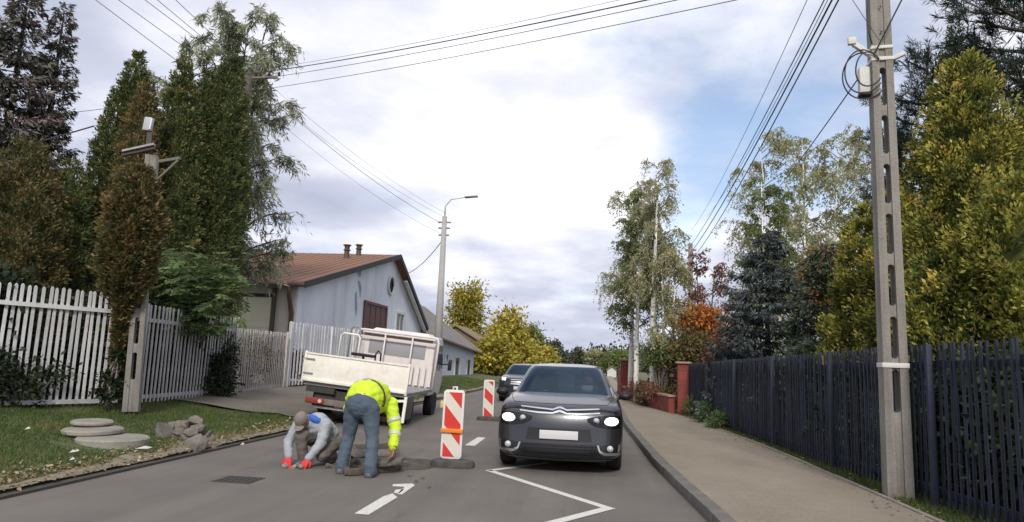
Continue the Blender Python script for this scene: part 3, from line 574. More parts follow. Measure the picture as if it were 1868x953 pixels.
# standing ribs of the sheet roof on the slope that faces the camera
rb = MB().bar((0, 0, 0), (0, Rg[0]-E1[0]+.4, Rg[1]-E1[1]+.4*sl), .016, .010); rm = None
for k in range(34):
    x = GX+.3-k*.42
    if rm is None: o = rb.build('roof_rib', m_roof, t1, loc=r1(x, E1[0]-.43, E1[1]-.43*sl+.075)); rm = o.data
    else: inst('roof_rib', rm, t1, r1(x, E1[0]-.43, E1[1]-.43*sl+.075))
for (y0, z0, y1, z1) in [(E1[0]-.45, E1[1]-.45*sl, Rg[0], Rg[1]), (Rg[0], Rg[1], E2[0]+.3, E2[1]+.3*s2)]:
    MB().bar(r1(GX+.42, y0, z0-.02), r1(GX+.42, y1, z1-.02), .03, .22).build('bargeboard', m_trim, t1)
MB().bar(r1(GX+.3, Rg[0]+1.5, Rg[1]-.35+1.5*s2), r1(GX+.3, E2[0]+.3, E2[1]-.35+.3*s2), .2, .05).build('soffit', m_frame_w, t1)
MB().tube([r1(BK, E1[0]-.5, E1[1]-.14), r1(GX+.42, E1[0]-.5, E1[1]-.14)], .07, 8).build('gutter', m_gut, t1, smooth=True)
MB().tube([r1(GX-.1, E1[0]-.5, E1[1]-.16), r1(GX-.12, E1[0]-.42, E1[1]-.5), r1(GX-.12, E1[0]-.12, E1[1]-1.1), r1(GX-.12, E1[0]-.12, .3)], .085, 10).build('downpipe', m_gut, t1, smooth=True)
a, c = at(438, 540, 22.6), at(489, 625, 22.6); mid = (a+c)/2
dr = MB().box(r1(mid.x, 22.62, (a.z+.3)/2), (c.x-a.x, .06, a.z-.3)).build('garage_door', mat('garage_cream', (.80, .75, .58), .7, fine=(6, .05)), t1)
MB().box(r1(mid.x, 22.60, a.z+.04), (c.x-a.x+.3, .08, .12)).build('lintel', m_trim, dr); MB().box(r1(c.x+.08, 22.60, a.z/2+.3), (.13, .1, a.z)).build('door_post', mat('post_brown', (.12, .09, .075), .8), dr)
for z in (1.1, 1.7, 2.3): MB().box(r1(mid.x, 22.585, z), (c.x-a.x-.05, .012, .03)).build('panel_joint', m_cream, dr)
def on_gable(name, px0, py0, px1, py1, m, frame, bars=0, fw=.09):
    p, q = atX(px0, py0, GX), atX(px1, py1, GX); y0, y1 = p.y, q.y; z1, z0 = max(p.z, q.z), min(p.z, q.z)
    o = MB().box(r1(GX+.02, (y0+y1)/2, (z0+z1)/2), (.04, y1-y0, z1-z0)).build(name, m, t1)
    for (cy, cz, sy, sz) in [((y0+y1)/2, z1+fw/2, y1-y0+2*fw, fw), ((y0+y1)/2, z0-fw/2, y1-y0+2*fw, fw), (y0-fw/2, (z0+z1)/2, fw, z1-z0), (y1+fw/2, (z0+z1)/2, fw, z1-z0)]:
        MB().box(r1(GX+.045, cy, cz), (.09, sy, sz)).build('frame', frame, o)
    for k in range(bars): MB().box(r1(GX+.05, y0+(k+1)*(y1-y0)/(bars+1), (z0+z1)/2), (.03, .06, z1-z0)).build('bar', frame, o)
    return o
bd = on_gable('boarded_window', 665, 553, 700, 612, m_brown, m_brown, 3, .12); bd['label'] = 'brown boarded loading hatch'
on_gable('window', 722, 572, 732, 612, m_pane, m_frame_w, 1, .12)
p = atX(712, 521, GX); b = MB().lathe([(.0001, 0), (.42, 0)], 24, r1(GX+.03, p.y, p.z), Matrix.Rotation(PI/2, 3, 'Y')); o = b.build('round_window', m_pane, t1); MB().tube([r1(GX+.05, p.y+.45*math.cos(a), p.z+.45*math.sin(a)) for a in np.linspace(0, 2*PI, 25)], .07, 6).build('frame', m_frame_w, o, smooth=True); MB().box(r1(GX+.05, p.y, p.z), (.04, .07, .85)).build('bar', m_trim, o)
# dark patch of fallen render high on the gable, and the streak below it
m_bare = mat('bare_render', (.27, .29, .33), .95, var=(3, .4, .6), color2=(.42, .45, .5))
for pts in [[(652, 488), (658, 487), (659, 503), (655, 507), (652, 500)], [(637, 494), (641, 497), (640, 501), (638, 500)], [(653, 512), (657, 513), (660, 528), (657, 545), (656, 530)], [(648, 535), (651, 533), (652, 560), (650, 578), (648, 560)]]:
    ps = [atX(px, py, GX+.012) for px, py in pts]; MB().add([Vector(q)-O1 for q in ps], [tuple(range(len(ps)))]).build('render_patch', m_bare, t1)
for (px, py) in ((632, 471), (654, 466)):
    p = atX(px, py, -11.9); h = atX(px, 446, -11.9).z-p.z
    o = MB().lathe([(.16, -.4), (.13, 0), (.12, h*.55), (.17, h*.56), (.17, h*.62), (.12, h*.66), (.13, h*.9), (.19, h*.92), (.19, h)], 14).build('flue', m_pipe, t1, smooth=True, sharp=.6); o.location = Vector(p)-O1; MB().lathe([(.3, -.35), (.22, -.1)], 14).build('flashing', m_cream, o)
# second house
m_grey_roof = mat('grey_roof', (0.20, 0.185, 0.175), .85, var=(.6, .35, .7), color2=(.145, .135, .13), fine=(6, .15))
A, Bp = at(785, 608, 40), at(865, 640, 51); O2 = Vector((A.x, A.y, 0)); t2 = thing('white_house', 'low pale house with grey sloping roof beyond the blue house', 'house', O2)
m_pblue = mat('pale_render', (0.50, 0.53, 0.58), .9, var=(.4, .4, .7), color2=(.43, .46, .51), fine=(8, .06))
wv = Vector((-7.5, 1.2, 0)); fl = lambda p, z: Vector((p.x, p.y, z))-O2
MB().hexa([fl(A, -.1), fl(Bp, -.1), fl(Bp+wv, -.1), fl(A+wv, -.1), fl(A, A.z), fl(Bp, Bp.z), fl(Bp+wv, Bp.z), fl(A+wv, A.z)]).build('wall', m_pblue, t2)
rid0 = at(735, 527, 44); rid1 = at(772, 560, 47.5); ov = Vector((.35, 0, -.1)); rf = MB()
A2, B2 = A+ov+Vector((0, -.4, 0)), Bp+ov+Vector((0.1, .4, 0)); C2 = Bp+wv+Vector((0, .6, -.1)); D2 = A+wv+Vector((-.3, -.4, 0))
vs = [A2-O2, B2-O2, C2-O2, D2-O2, rid0-O2, rid1-O2]; dn = Vector((0, 0, -.12)); rf.add(vs+[v+dn for v in vs], [(0, 1, 5, 4), (1, 2, 5), (2, 3, 4, 5), (3, 0, 4), (0, 6, 7, 1), (1, 7, 8, 2), (2, 8, 9, 3), (3, 9, 6, 0)])
ro = rf.build('roof', m_grey_roof, t2); MB().bar(A2-O2+dn*.5, B2-O2+dn*.5, .1, .1).build('gutter', m_gut, ro); MB().bar(B2-O2+Vector((0, 0, .03)), rid1-O2+Vector((0, 0, .03)), .12, .08).build('hip_cap', mat('hip_cap', (.36, .31, .22), .8), ro)
def on_wall2(px0, py0, px1, py1):
    n = (Bp-A).normalized(); q = []
    for px, py in ((px0, py0), (px1, py1)):
        d = at(px, py, 1.0)-Vector((0, 0, CAM_H)); lam = None
        # intersect the sight line with the wall plane in plan
        den = d.x*n.y-d.y*n.x; lam = (A.x*n.y-A.y*n.x)/den; q.append(Vector((0, 0, CAM_H))+d*lam)
    a_, b2 = q; out_ = Vector((n.y, -n.x, 0))*.03
    o = MB().hexa([Vector((a_.x, a_.y, b2.z))-O2-out_, Vector((b2.x, b2.y, b2.z))-O2-out_, Vector((b2.x, b2.y, b2.z))-O2+out_, Vector((a_.x, a_.y, b2.z))-O2+out_, Vector((a_.x, a_.y, a_.z))-O2-out_, Vector((b2.x, b2.y, a_.z))-O2-out_, Vector((b2.x, b2.y, a_.z))-O2+out_, Vector((a_.x, a_.y, a_.z))-O2+out_]).build('window', m_pane, t2)
    for e in (a_, b2): MB().box(Vector((e.x, e.y, (a_.z+b2.z)/2))-O2+out_*1.5, (.09, .09, a_.z-b2.z+.1)).build('frame', m_frame_w, o)
    return o
on_wall2(829, 653, 836, 684); on_wall2(851, 657, 856, 684); on_wall2(812, 648, 816, 658)
# brown house, white garden wall and shed in the distance
p = at(876, 640, 66); o3 = Vector((p.x-2.5, 66, 0)); t3 = thing('brown_house', 'small brown house behind the grey roof under yellow trees', 'house', o3)
MB().prism([(-3, 0), (3, 0), (3, 2.9), (0, 4.6), (-3, 2.9)], 0, 7, 'y').build('wall', mat('brown_wall', (.17, .13, .10), .9, fine=(3, .15)), t3); b = MB(); b.hexa([(-3.3, -.3, 2.75), (0, -.3, 4.65), (0, 7.3, 4.65), (-3.3, 7.3, 2.75), (-3.3, -.3, 2.9), (0, -.3, 4.8), (0, 7.3, 4.8), (-3.3, 7.3, 2.9)]); b.hexa([(3.3, -.3, 2.75), (0, -.3, 4.652), (0, 7.3, 4.652), (3.3, 7.3, 2.75), (3.3, -.3, 2.9), (0, -.3, 4.802), (0, 7.3, 4.802), (3.3, 7.3, 2.9)]); b.build('roof', mat('brown_roof', (.22, .17, .11), .9), t3)
MB().box((1.2, -.03, 1.5), (.9, .06, 1.2)).build('window', m_pane, t3)
p, q = at(860, 678, 55), at(896, 680, 60); o4 = Vector((p.x, p.y, 0)); t4 = thing('white_garden_wall', 'white garden wall behind the second barrier board', 'wall', o4); MB().hexa([(0, 0, -.1), (q.x-p.x, q.y-p.y, -.1), (q.x-p.x, q.y-p.y+.25, -.1), (0, .25, -.1), (0, 0, 1.35), (q.x-p.x, q.y-p.y, 1.3), (q.x-p.x, q.y-p.y+.25, 1.3), (0, .25, 1.35)]).build('wall', mat('white_wall', (.58, .58, .57), .9, fine=(3, .08)), t4); MB().bar((0, .12, 1.4), (q.x-p.x, q.y-p.y+.12, 1.35), .35, .08).build('coping', m_cream, t4)
p = at(1116, 690, 85); t5 = thing('white_shed', 'tiny white gabled shed at the far end of the pavement', 'shed', (p.x, 85, 0)); t5.scale = (.6, 1, .75); MB().prism([(-.9, 0), (.9, 0), (.9, 1.2), (0, 1.7), (-.9, 1.2)], 0, 3, 'y').build('wall', MATS['white_wall'], t5); b = MB(); b.hexa([(-1.1, -.2, 1.1), (0, -.2, 1.75), (0, 3.2, 1.75), (-1.1, 3.2, 1.1), (-1.1, -.2, 1.2), (0, -.2, 1.85), (0, 3.2, 1.85), (-1.1, 3.2, 1.2)]); b.hexa([(1.1, -.2, 1.1), (0, -.2, 1.752), (0, 3.2, 1.752), (1.1, 3.2, 1.1), (1.1, -.2, 1.2), (0, -.2, 1.852), (0, 3.2, 1.852), (1.1, 3.2, 1.2)]); b.build('roof', MATS['brown_roof'], t5)

# red pillar, low brick wall and red fence on the right
m_brick = mat('red_brick_paint', (0.30, 0.065, 0.05), .85, var=(2.5, .4, .7), color2=(.16, .045, .035), fine=(25, .2), bump=(20, .3))
t = m_brick.node_tree; bs = t.nodes['Principled BSDF']; br = t.nodes.new('ShaderNodeTexBrick'); br.inputs['Scale'].default_value = 1; br.inputs['Brick Width'].default_value = .25; br.inputs['Row Height'].default_value = .075; br.inputs['Mortar Size'].default_value = .008
br.inputs['Color1'].default_value = (1, 1, 1, 1); br.inputs['Color2'].default_value = (.85, .8, .8, 1); br.inputs['Mortar'].default_value = (.75, .7, .7, 1); mp = t.nodes.new('ShaderNodeMapping'); mp.inputs[2].default_value = (PI/2, 0, 0); t.links.new(t.nodes.new('ShaderNodeTexCoord').outputs['Object'], mp.inputs[0]); t.links.new(mp.outputs[0], br.inputs['Vector'])
mm = t.nodes.new('ShaderNodeMix'); mm.data_type = 'RGBA'; mm.blend_type = 'MULTIPLY'; mm.inputs[0].default_value = 1; t.links.new(bs.inputs['Base Color'].links[0].from_socket, mm.inputs[6]); t.links.new(br.outputs[0], mm.inputs[7]); t.links.new(mm.outputs[2], bs.inputs['Base Color'])
t6 = thing('brick_pillar', 'red brick gate pillar at the far end of the navy fence', 'pillar', (2.66, 21.45, .08)); MB().box((0, 0, .76), (.34, .34, 1.52)).build('shaft', m_brick, t6, bevel=.008); MB().box((0, 0, 1.55), (.46, .46, .06)).build('cap', mat('pillar_cap', (.36, .24, .18), .8), t6, bevel=.015)
o7 = Vector((2.36, 21.75, .08)); d7 = Vector((1.27, 29.3, .08))-o7; t7 = thing('low_brick_wall', 'low red brick garden wall below the birches', 'wall', o7)
MB().hexa([(-.1, 0, 0), (.1, 0, 0), (d7.x+.1, d7.y, 0), (d7.x-.1, d7.y, 0), (-.1, 0, .50), (.1, 0, .50), (d7.x+.1, d7.y, .50), (d7.x-.1, d7.y, .50)]).build('wall', m_brick, t7); MB().bar((0, -.05, .53), (d7.x, d7.y+.05, .53), .26, .05).build('coping', MATS['pillar_cap'], t7)
m_redsheet = mat('red_sheet', (0.24, 0.028, 0.035), .55, fine=(4, .12))
t8 = thing('red_fence', 'red sheet fence beyond the birches left of their trunks', 'fence', (1.27, 30.2, .08), rz=.02); 
for k in range(36): MB().box((0, .15*k, .60), (.025, .135, 1.2)).build('sheet', m_redsheet, t8)
for k in range(3): MB().box((.06, 1.7*k+.1, .63), (.06, .06, 1.26)).build('post', m_trim, t8)
t9 = thing('red_gate_post', 'red post with brown cap at the left end of the low wall', 'pillar', (1.24, 29.6, .08)); MB().box((0, 0, .8), (.3, .3, 1.6)).build('shaft', m_brick, t9, bevel=.008); MB().box((0, 0, 1.63), (.4, .4, .06)).build('cap', MATS['pillar_cap'], t9, bevel=.01)

# ================================================================== BARRIER BOARDS
m_red = mat('sign_red', (0.60, 0.035, 0.025), .5, fine=(15, .06)); m_wh = mat('sign_white', (0.66, 0.61, 0.54), .5, fine=(10, .07)); m_frw = mat('frame_white', (.68, .67, .66), .5, fine=(12, .05)); m_or = mat('strap_orange', (.75, .23, .02), .55); m_rub2 = mat('recycled_rubber', (.05, .048, .045), .9, var=(9, .4, .6), color2=(.085, .078, .07), bump=(50, .5))
def clip_band(c0, c1, k, W, H):      # the part of the band c0 <= v + k*u <= c1 inside the panel rectangle
    poly = [(0, 0), (W, 0), (W, H), (0, H)]
    for sgn, c in ((1, c0), (-1, c1)):
        new = []
        for i in range(len(poly)):
            p, q = poly[i], poly[(i+1) % len(poly)]; fp, fq = sgn*(p[1]+k*p[0]-c), sgn*(q[1]+k*q[0]-c)
            if fp >= 0: new.append(p)
            if fp*fq < 0: t = fp/(fp-fq); new.append((p[0]+(q[0]-p[0])*t, p[1]+(q[1]-p[1])*t))
        poly = new
        if not poly: break
    return poly
def board(label, loc, rz, W, H, z0, bands, k, full, tilt=0):
    t = thing('barrier_board', label, 'barrier board', loc, group='road works barrier boards', rot=(0, tilt, rz)); th = .05
    def rr(w_, h_, r): return [(sx*(w_/2-r)+r*math.cos(a), h_/2+sz*(h_/2-r)+r*math.sin(a)) for sx, sz, a0 in ((1, -1, -PI/2), (1, 1, 0), (-1, 1, PI/2), (-1, -1, PI)) for a in [a0+j*PI/10 for j in range(6)]]
    fr = .032
    MB().prism([(x, y+z0-fr) for x, y in rr(W+2*fr, H+2*fr, .05)], -th/2, th/2, 'y').build('frame', m_frw, t, bevel=.008)
    MB().box((0, -th/2-.002, z0+H/2), (W, .004, H)).build('panel', m_wh, t)
    for c0, c1 in bands:
        pl = clip_band(c0, c1, k, W, H)
        if len(pl) > 2: MB().prism([(x-W/2, y+z0) for x, y in pl], -th/2-.0075, -th/2-.0045, 'y').build('stripe', m_red, t)
    if full:
        MB().box((0, -.01, z0+.40*H), (W+.08, th+.05, .055)).build('strap', m_or, t, bevel=.008)
        MB().tube([(-.02, 0, z0+H+fr-.02), (-.02, 0, z0+H+fr+.04), (.03, 0, z0+H+fr+.04), (.03, 0, z0+H+fr-.02)], .016, 8).build('handle', m_frw, t, smooth=True)
        MB().box((-W/2-.05, 0, z0+H*.80), (.05, .05, .10)).build('reflector', mat('yellow_plastic', (.6, .45, .12), .4), t, bevel=.012)
    b = MB(); n = 28; prof = [(1.0, 0), (1.0, .05), (.93, .085), (.6, .10)]
    def ov(s, z): return [(s*(.30*math.cos(a)*(1.0+.12*abs(math.sin(2*a)))), s*.2*math.sin(a)*(1.0+.12*abs(math.sin(2*a))), z) for a in [2*PI*j/n for j in range(n)]]
    rings = [ov(s, z) for s, z in prof]; vs = sum(rings, []); b.add(vs, [(i*n+j, i*n+(j+1) % n, (i+1)*n+(j+1) % n, (i+1)*n+j) for i in range(3) for j in range(n)]+[tuple(range(3*n, 4*n))]); b.build('rubber_foot', m_rub2, t, smooth=True, sharp=.6, loc=(.03, 0, 0))
    b = MB(); b.box((0, 0, z0/2+.03), (.06, .04, z0+.02)); b.build('stem', m_frw, t); return t
c = gr(820, 852); board('large red and white striped barrier board with orange strap beside the workers', (c.x, c.y+.05, 0.0), 0.02, .235, .88, .135, [(-.1, .19), (.43, .71), (.93, 1.2)], 1.15, True, .012)
c = gr(890, 767); board('smaller red and white striped barrier board left of the dark cars', (c.x, c.y, 0.0), 0.0, .21, .86, .10, [(-.05, .22), (.46, .70), (.93, 1.3)], .9, False)
# ================================================================== CARS
m_paint_car = mat('grey_car_paint', (0.058, 0.060, 0.065), 0.30, metal=0.7, coat=0.7, var=(2, .4, .7), color2=(.050, .051, .055))
m_suv = mat('black_car_paint', (0.009, 0.012, 0.018), 0.3, metal=0.1, coat=0.5)
m_chrome = mat('chrome', (.72, .73, .75), 0.28, metal=1.0); m_blk = mat('black_plastic', (.007, .007, .008), .55, fine=(60, .2)); m_tyre = mat('tyre', (.02, .02, .02), .85, bump=(60, .4)); m_rim = mat('alloy_rim', (.35, .36, .37), .35, metal=.8)
m_lit = mat('lit_headlamp', (.9, .9, .9), .2, emit=(1.0, .97, .93, 1.5)); m_fog = mat('fog_lamp_glass', (.50, .51, .53), .12, spec=.7); m_lens = mat('lamp_dark', (.006, .006, .008), .12); m_plate = mat('plate_white', (.62, .61, .62), .4); m_int = mat('car_interior', (.03, .03, .033), .8); m_paper = mat('white_cloth', (.7, .71, .74), .8)
m_glass = glass_mat('car_glass', (.34, .39, .46))
def outline(hw, y0, y1, rxf, ryf, rxr, ryr, bow, nf=17, nc=9, ns=56, nr=13):
    """plan outline, symmetric, starting at the right end of the front, running left across the front, round the car"""
    pts = []
    yb = lambda x: y0+bow*(x/hw)**2
    for k in range(nf): x = (hw-rxf)*(1-2*k/(nf-1)); pts.append((x, yb(x)))
    yc = yb(hw-rxf)
    for k in range(1, nc): a = k/nc*PI/2; pts.append((-(hw-rxf)-rxf*math.sin(a), yc+ryf*(1-math.cos(a))))
    for k in range(ns): pts.append((-hw, yc+ryf+(y1-ryr-yc-ryf)*k/(ns-1)))
    for k in range(1, nc): a = k/nc*PI/2; pts.append((-hw+rxr*(1-math.cos(a)), y1-ryr+ryr*math.sin(a)))
    for k in range(nr): x = -(hw-rxr)*(1-2*k/(nr-1)); pts.append((x, y1))
    for k in range(1, nc): a = k/nc*PI/2; pts.append((hw-rxr+rxr*math.sin(a), y1-ryr*(1-math.cos(a))))
    for k in range(ns): pts.append((hw, y1-ryr+(yc+ryf-y1+ryr)*k/(ns-1)))
    for k in range(1, nc): a = k/nc*PI/2; pts.append((hw-rxf*(1-math.cos(a)), yc+ryf-ryf*math.sin(a)))
    return pts, dict(front=(0, nf-1), cl=(nf-1, nf-1+nc), left=(nf-2+nc, nf-2+nc+ns), rear=(nf-2+nc+ns+nc-1, nf-2+nc+ns+nc-1+nr))
def car(name, label, loc, Lc, HW, K, paint, suv=False, detail=True):
    t = thing(name, label, 'car', loc)
    zs = lambda y: float(np.interp(y, [0, .12, .35, .7, 1.05, 1.8, Lc-.6, Lc], [.80, .86, .915, .965, 1.0, 1.02, 1.06, 1.0]))*K
    zb = .17*K; WR = .315*(1.06 if suv else 1); axles = (.80, Lc-.78)
    levels = [(0, .14, .16), (.06, .07, .06), (.12, .03, .015), (.2, .012, .0), (.28, .004, .006), (.36, 0, .012), (.44, 0, .02), (.52, .0, .028), (.6, 0, .035), (.68, .0, .04), (.76, .004, .05), (.84, .012, .065), (.91, .028, .085), (.96, .05, .115), (1.0, .085, .165)]
    B = MB(); rings = []; bow = .13
    for v, ins, fi in levels:
        p, seg = outline(HW-ins, fi, Lc-fi*.6, .30, .34, .22, .26, bow); ring = []
        for x, y in p:
            z = zb+v*(zs(y)-zb)
            for ya in axles:                          # wheel openings
                dd = (y-ya)/(WR+.055); h = (WR+math.sqrt(max(0, 1-dd*dd))*(WR+.055)) if abs(dd) < 1 else 0
                if abs(dd) < 1 and z < h: x = max(-HW+.25, min(HW-.25, x))
            ring.append((x, y, z))
        rings.append(ring)
    n = len(rings[0]); deck_from = len(rings)
    for s, cz in ((.94, .012), (.86, .024), (.7, .038), (.5, .05), (.28, .058), (.1, .06)):      # bonnet and deck
        ring = []
        for (x, y, z) in rings[deck_from-1]:
            ym = Lc/2; yy_ = ym+(y-ym)*(1-(1-s)*.55 if s > .3 else s+.3) if False else ym+(y-ym)*s; ring.append((x*s, yy_, zs(yy_)+cz))
        rings.append(ring)
    for r in rings: B.v += r
    body_f = []; deck_f = []
    for i in range(len(rings)-1):
        for k in range(n): (body_f if i < deck_from else deck_f).append((i*n+k, i*n+(k+1) % n, (i+1)*n+(k+1) % n, (i+1)*n+k))
    B.f = body_f+deck_f+[tuple(range((len(rings)-1)*n, len(rings)*n))]; B.mi = [0]*len(B.f)
    body = B.build('body', paint, t, smooth=True, sharp=1.1)
    bvh = BVHTree.FromPolygons([Vector(v) for v in B.v], body_f+deck_f)
    # ---- cabin: window bands are their own panes
    y0, y1 = .78, Lc-.16; roof = 1.47*K; base = .93*K
    cab = [(0, HW-.10, y0, y1-.05, .10), (.12, HW-.125, y0+.13, y1-.10, .10), (.5, HW-.20, y0+.50, y1-.30, .11), (.82, HW-.275, y0+.80, y1-.48, .12), (.915, HW-.315, y0+.93, y1-.55, .12), (.955, HW-.36, y0+1.06, y1-.64, .11), (.98, HW-.46, y0+1.22, y1-.8, .1), (1.0, HW-.62, y0+1.5, y1-1.1, .05)]
    cr_ = []
    for v, hw, a, b_, bw in cab:
        p, seg = outline(hw, a, b_, min(.26, hw*.5), .18, .2, .2, bw, 17, 9, 24, 13); cr_.append([(x, y, base+v*(roof-base)) for x, y in p])
    m = len(cr_[0]); V = sum(cr_, []); fr_ = seg['front']; parts = {'pillars': [], 'windshield': [], 'side_window': [], 'side_window2': [], 'rear_window': []}
    ls = seg['left'][0]; rs_ = seg['rear'][0]; ns = 24
    for i in range(len(cr_)-1):
        for k in range(m):
            f = (i*m+k, i*m+(k+1) % m, (i+1)*m+(k+1) % m, (i+1)*m+k); key = 'pillars'
            if i <= 3:
                if k <= 16+5 or k >= m-6: key = 'windshield' if (k <= 16+4 or k >= m-5) else 'pillars'
                elif ls+2 <= k < ls+ns-3 and k != ls+12: key = 'side_window' if 0 < i < 3 else 'pillars'
                elif rs_ <= k < rs_+12: key = 'rear_window' if 0 < i < 3 else 'pillars'
                elif m-9-ns+2 <= k < m-9-2 and k != m-9-ns+11: key = 'side_window2' if 0 < i < 3 else 'pillars'
            parts[key].append(f)
    for key, fs in parts.items():
        c = MB(); used = sorted({i for f in fs for i in f}); mp = {u: i for i, u in enumerate(used)}; c.v = [V[u] for u in used]; c.f = [tuple(mp[i] for i in f) for f in fs]; c.mi = [0]*len(c.f)
        if key == 'pillars': c.add([V[(len(cr_)-1)*m+k] for k in range(m)], [tuple(range(m))])
        c.build('roof' if key == 'pillars' else key.rstrip('2'), paint if key == 'pillars' else m_glass, t, smooth=True, sharp=.6)
    # ---- interior
    MB().box((0, Lc/2+.1, .55*K), (2*HW-.3, Lc-1.6, .5)).build('interior', m_int, t)
    b = MB(); b.hexa([(-HW+.14, y0+.15, .8*K), (HW-.14, y0+.15, .8*K), (HW-.2, y0+.75, .8*K), (-HW+.2, y0+.75, .8*K), (-HW+.18, y0+.17, .945*K), (HW-.18, y0+.17, .945*K), (HW-.24, y0+.72, .985*K), (-HW+.24, y0+.72, .985*K)]); b.build('dashboard', m_int, t, bevel=.02)
    for sx in (-.36, .36):
        MB().box((sx, y0+1.45, 1.0*K), (.44, .14, .6), Matrix.Rotation(-.2, 3, 'X')).build('seat_back', m_int, t, bevel=.04); MB().box((sx, y0+1.52, 1.35*K), (.24, .09, .17)).build('headrest', m_int, t, bevel=.03)
    b = MB(); b.tube([(.36+.18*math.cos(a), y0+.80+.07*math.sin(a), 1.0*K+.17*math.sin(a)) for a in np.linspace(0, 2*PI, 25)], .014, 6); b.build('steering_wheel', m_int, t, smooth=True)
    # ---- wheels
    for ya in axles:
        for sx in (-1, 1):
            w_ = MB().lathe([(WR*.62, -.1), (WR*.9, -.105), (WR*.985, -.085), (WR, -.05), (WR, .05), (WR*.985, .085), (WR*.9, .105), (WR*.62, .1)], 32, M=Matrix.Rotation(PI/2, 3, 'Y')).build('wheel', m_tyre, t, smooth=True, sharp=.8, loc=(sx*(HW-.115), ya, WR))
            r = MB(); r.lathe([(WR*.63, -.09), (WR*.63, .09)], 32, M=Matrix.Rotation(PI/2, 3, 'Y'))
            for q in range(7): a = 2*PI*q/7; r.bar((sx*.07, .03*math.cos(a), .03*math.sin(a)), (sx*.075, WR*.62*math.cos(a), WR*.62*math.sin(a)), .045, .03, up=(1, 0, 0))
            r.build('rim', m_rim, w_)
    MB().box((0, Lc/2, .22*K), (2*HW-.5, Lc-.4, .12)).build('underbody', m_blk, t)
    # ---- things on the front surface
    def srf(x, z, off=0.0):
        h, nn, _, _ = bvh.ray_cast(Vector((x, -1, z)), Vector((0, 1, 0)))
        if h is None: h, nn = Vector((x, .3, z)), Vector((0, -1, 0))
        if nn.y > 0: nn = -nn
        return h+nn*off
    def patch(nm, top, bot, off, mt, nu=14, nv=3, parent=None, sk=.03):
        """skin patch between an upper and a lower (x, z) line, with a skirt back to the body"""
        def lin(l, u):
            ds = [0]
            for a, b2 in zip(l[:-1], l[1:]): ds.append(ds[-1]+math.dist(a, b2))
            return (float(np.interp(u*ds[-1], ds, [q[0] for q in l])), float(np.interp(u*ds[-1], ds, [q[1] for q in l])))
        c = MB(); g = []
        for j in range(nv+1):
            for i in range(nu+1):
                a, b2 = lin(top, i/nu), lin(bot, i/nu); s = j/nv; g.append(srf(a[0]*(1-s)+b2[0]*s, a[1]*(1-s)+b2[1]*s, off))
        fs = [(j*(nu+1)+i, j*(nu+1)+i+1, (j+1)*(nu+1)+i+1, (j+1)*(nu+1)+i) for j in range(nv) for i in range(nu)]
        edge = [i for i in range(nu+1)]+[(j+1)*(nu+1)-1 for j in range(1, nv+1)]+[nv*(nu+1)+i for i in range(nu-1, -1, -1)]+[j*(nu+1) for j in range(nv-1, 0, -1)]
        N0 = len(g); g += [g[e]+Vector((0, sk, 0)) for e in edge]; ne = len(edge)
        fs += [(edge[i], edge[(i+1) % ne], N0+(i+1) % ne, N0+i) for i in range(ne)]
        c.add(g, fs); return c.build(nm, mt, parent or t, smooth=True, sharp=.6)
    mir = lambda l, s: [(s*x, z) for x, z in l]
    if not suv:
        for s in (-1, 1):
            hl = patch('headlight', mir([(.37, .745), (.54, .782), (.72, .795), (.828, .775)], s), mir([(.385, .70), (.47, .645), (.64, .615), (.815, .63)], s), .006, m_lens, parent=t)
            patch('lit_reflector', mir([(.615, .725), (.635, .752), (.68, .765), (.73, .765), (.775, .752), (.795, .72)], s), mir([(.61, .70), (.63, .675), (.68, .66), (.73, .66), (.77, .675), (.79, .70)], s), .014, m_lit, parent=hl)
            pr = srf(s*.50, .715, .012); MB().lathe([(.0001, -.02), (.03, -.018), (.042, 0)], 16, pr, Matrix.Rotation(PI/2, 3, 'X')).build('projector_lens', m_fog, hl, smooth=True)
            patch('running_light', mir([(.52, .872), (.66, .862), (.78, .835)], s), mir([(.52, .845), (.66, .838), (.775, .812)], s), .006, m_lens)
            # chrome strips from the emblem outwards
            patch('chrome_strip', mir([(.0, .880), (.045, .868), (.09, .846), (.3, .858), (.54, .872)], s), mir([(.0, .857), (.05, .844), (.095, .829), (.3, .841), (.54, .858)], s), .010, m_chrome, 22, 2)
            patch('chrome_strip', mir([(.0, .838), (.05, .824), (.095, .803), (.3, .806), (.55, .822)], s), mir([(.0, .812), (.055, .798), (.1, .783), (.3, .788), (.55, .806)], s), .010, m_chrome, 22, 2)
            fg = patch('fog_lamp_surround', mir([(.56, .395), (.70, .415), (.805, .41)], s), mir([(.56, .31), (.62, .285), (.80, .285)], s), .005, m_blk)
            patch('chrome_trim', mir([(.535, .40), (.56, .33), (.62, .305), (.81, .308)], s), mir([(.515, .40), (.545, .305), (.62, .272), (.815, .274)], s), .012, m_chrome, 14, 2, fg)
            patch('chrome_trim', mir([(.795, .41), (.815, .41)], s), mir([(.79, .29), (.81, .29)], s), .012, m_chrome, 2, 6, fg)
            fp = srf(s*.685, .362, .014); MB().lathe([(.0001, -.012), (.025, -.01), (.04, 0), (.042, .02)], 20, fp, Matrix.Rotation(PI/2, 3, 'X')).build('fog_lamp', m_fog, fg, smooth=True)
        patch('grille_band', [(-.5, .842), (0, .842), (.5, .842)], [(-.52, .822), (0, .822), (.52, .822)], .004, m_blk, 20, 1)
        patch('plate_recess', [(-.42, .60), (.42, .60)], [(-.45, .44), (.45, .44)], .004, m_blk, 20, 2)
        MB().box(srf(0, .515, .022), (.52, .012, .114)).build('number_plate', m_plate, t, bevel=.004)
        patch('lower_grille', [(-.50, .40), (.50, .40)], [(-.58, .235), (.58, .235)], .004, m_blk, 20, 3)
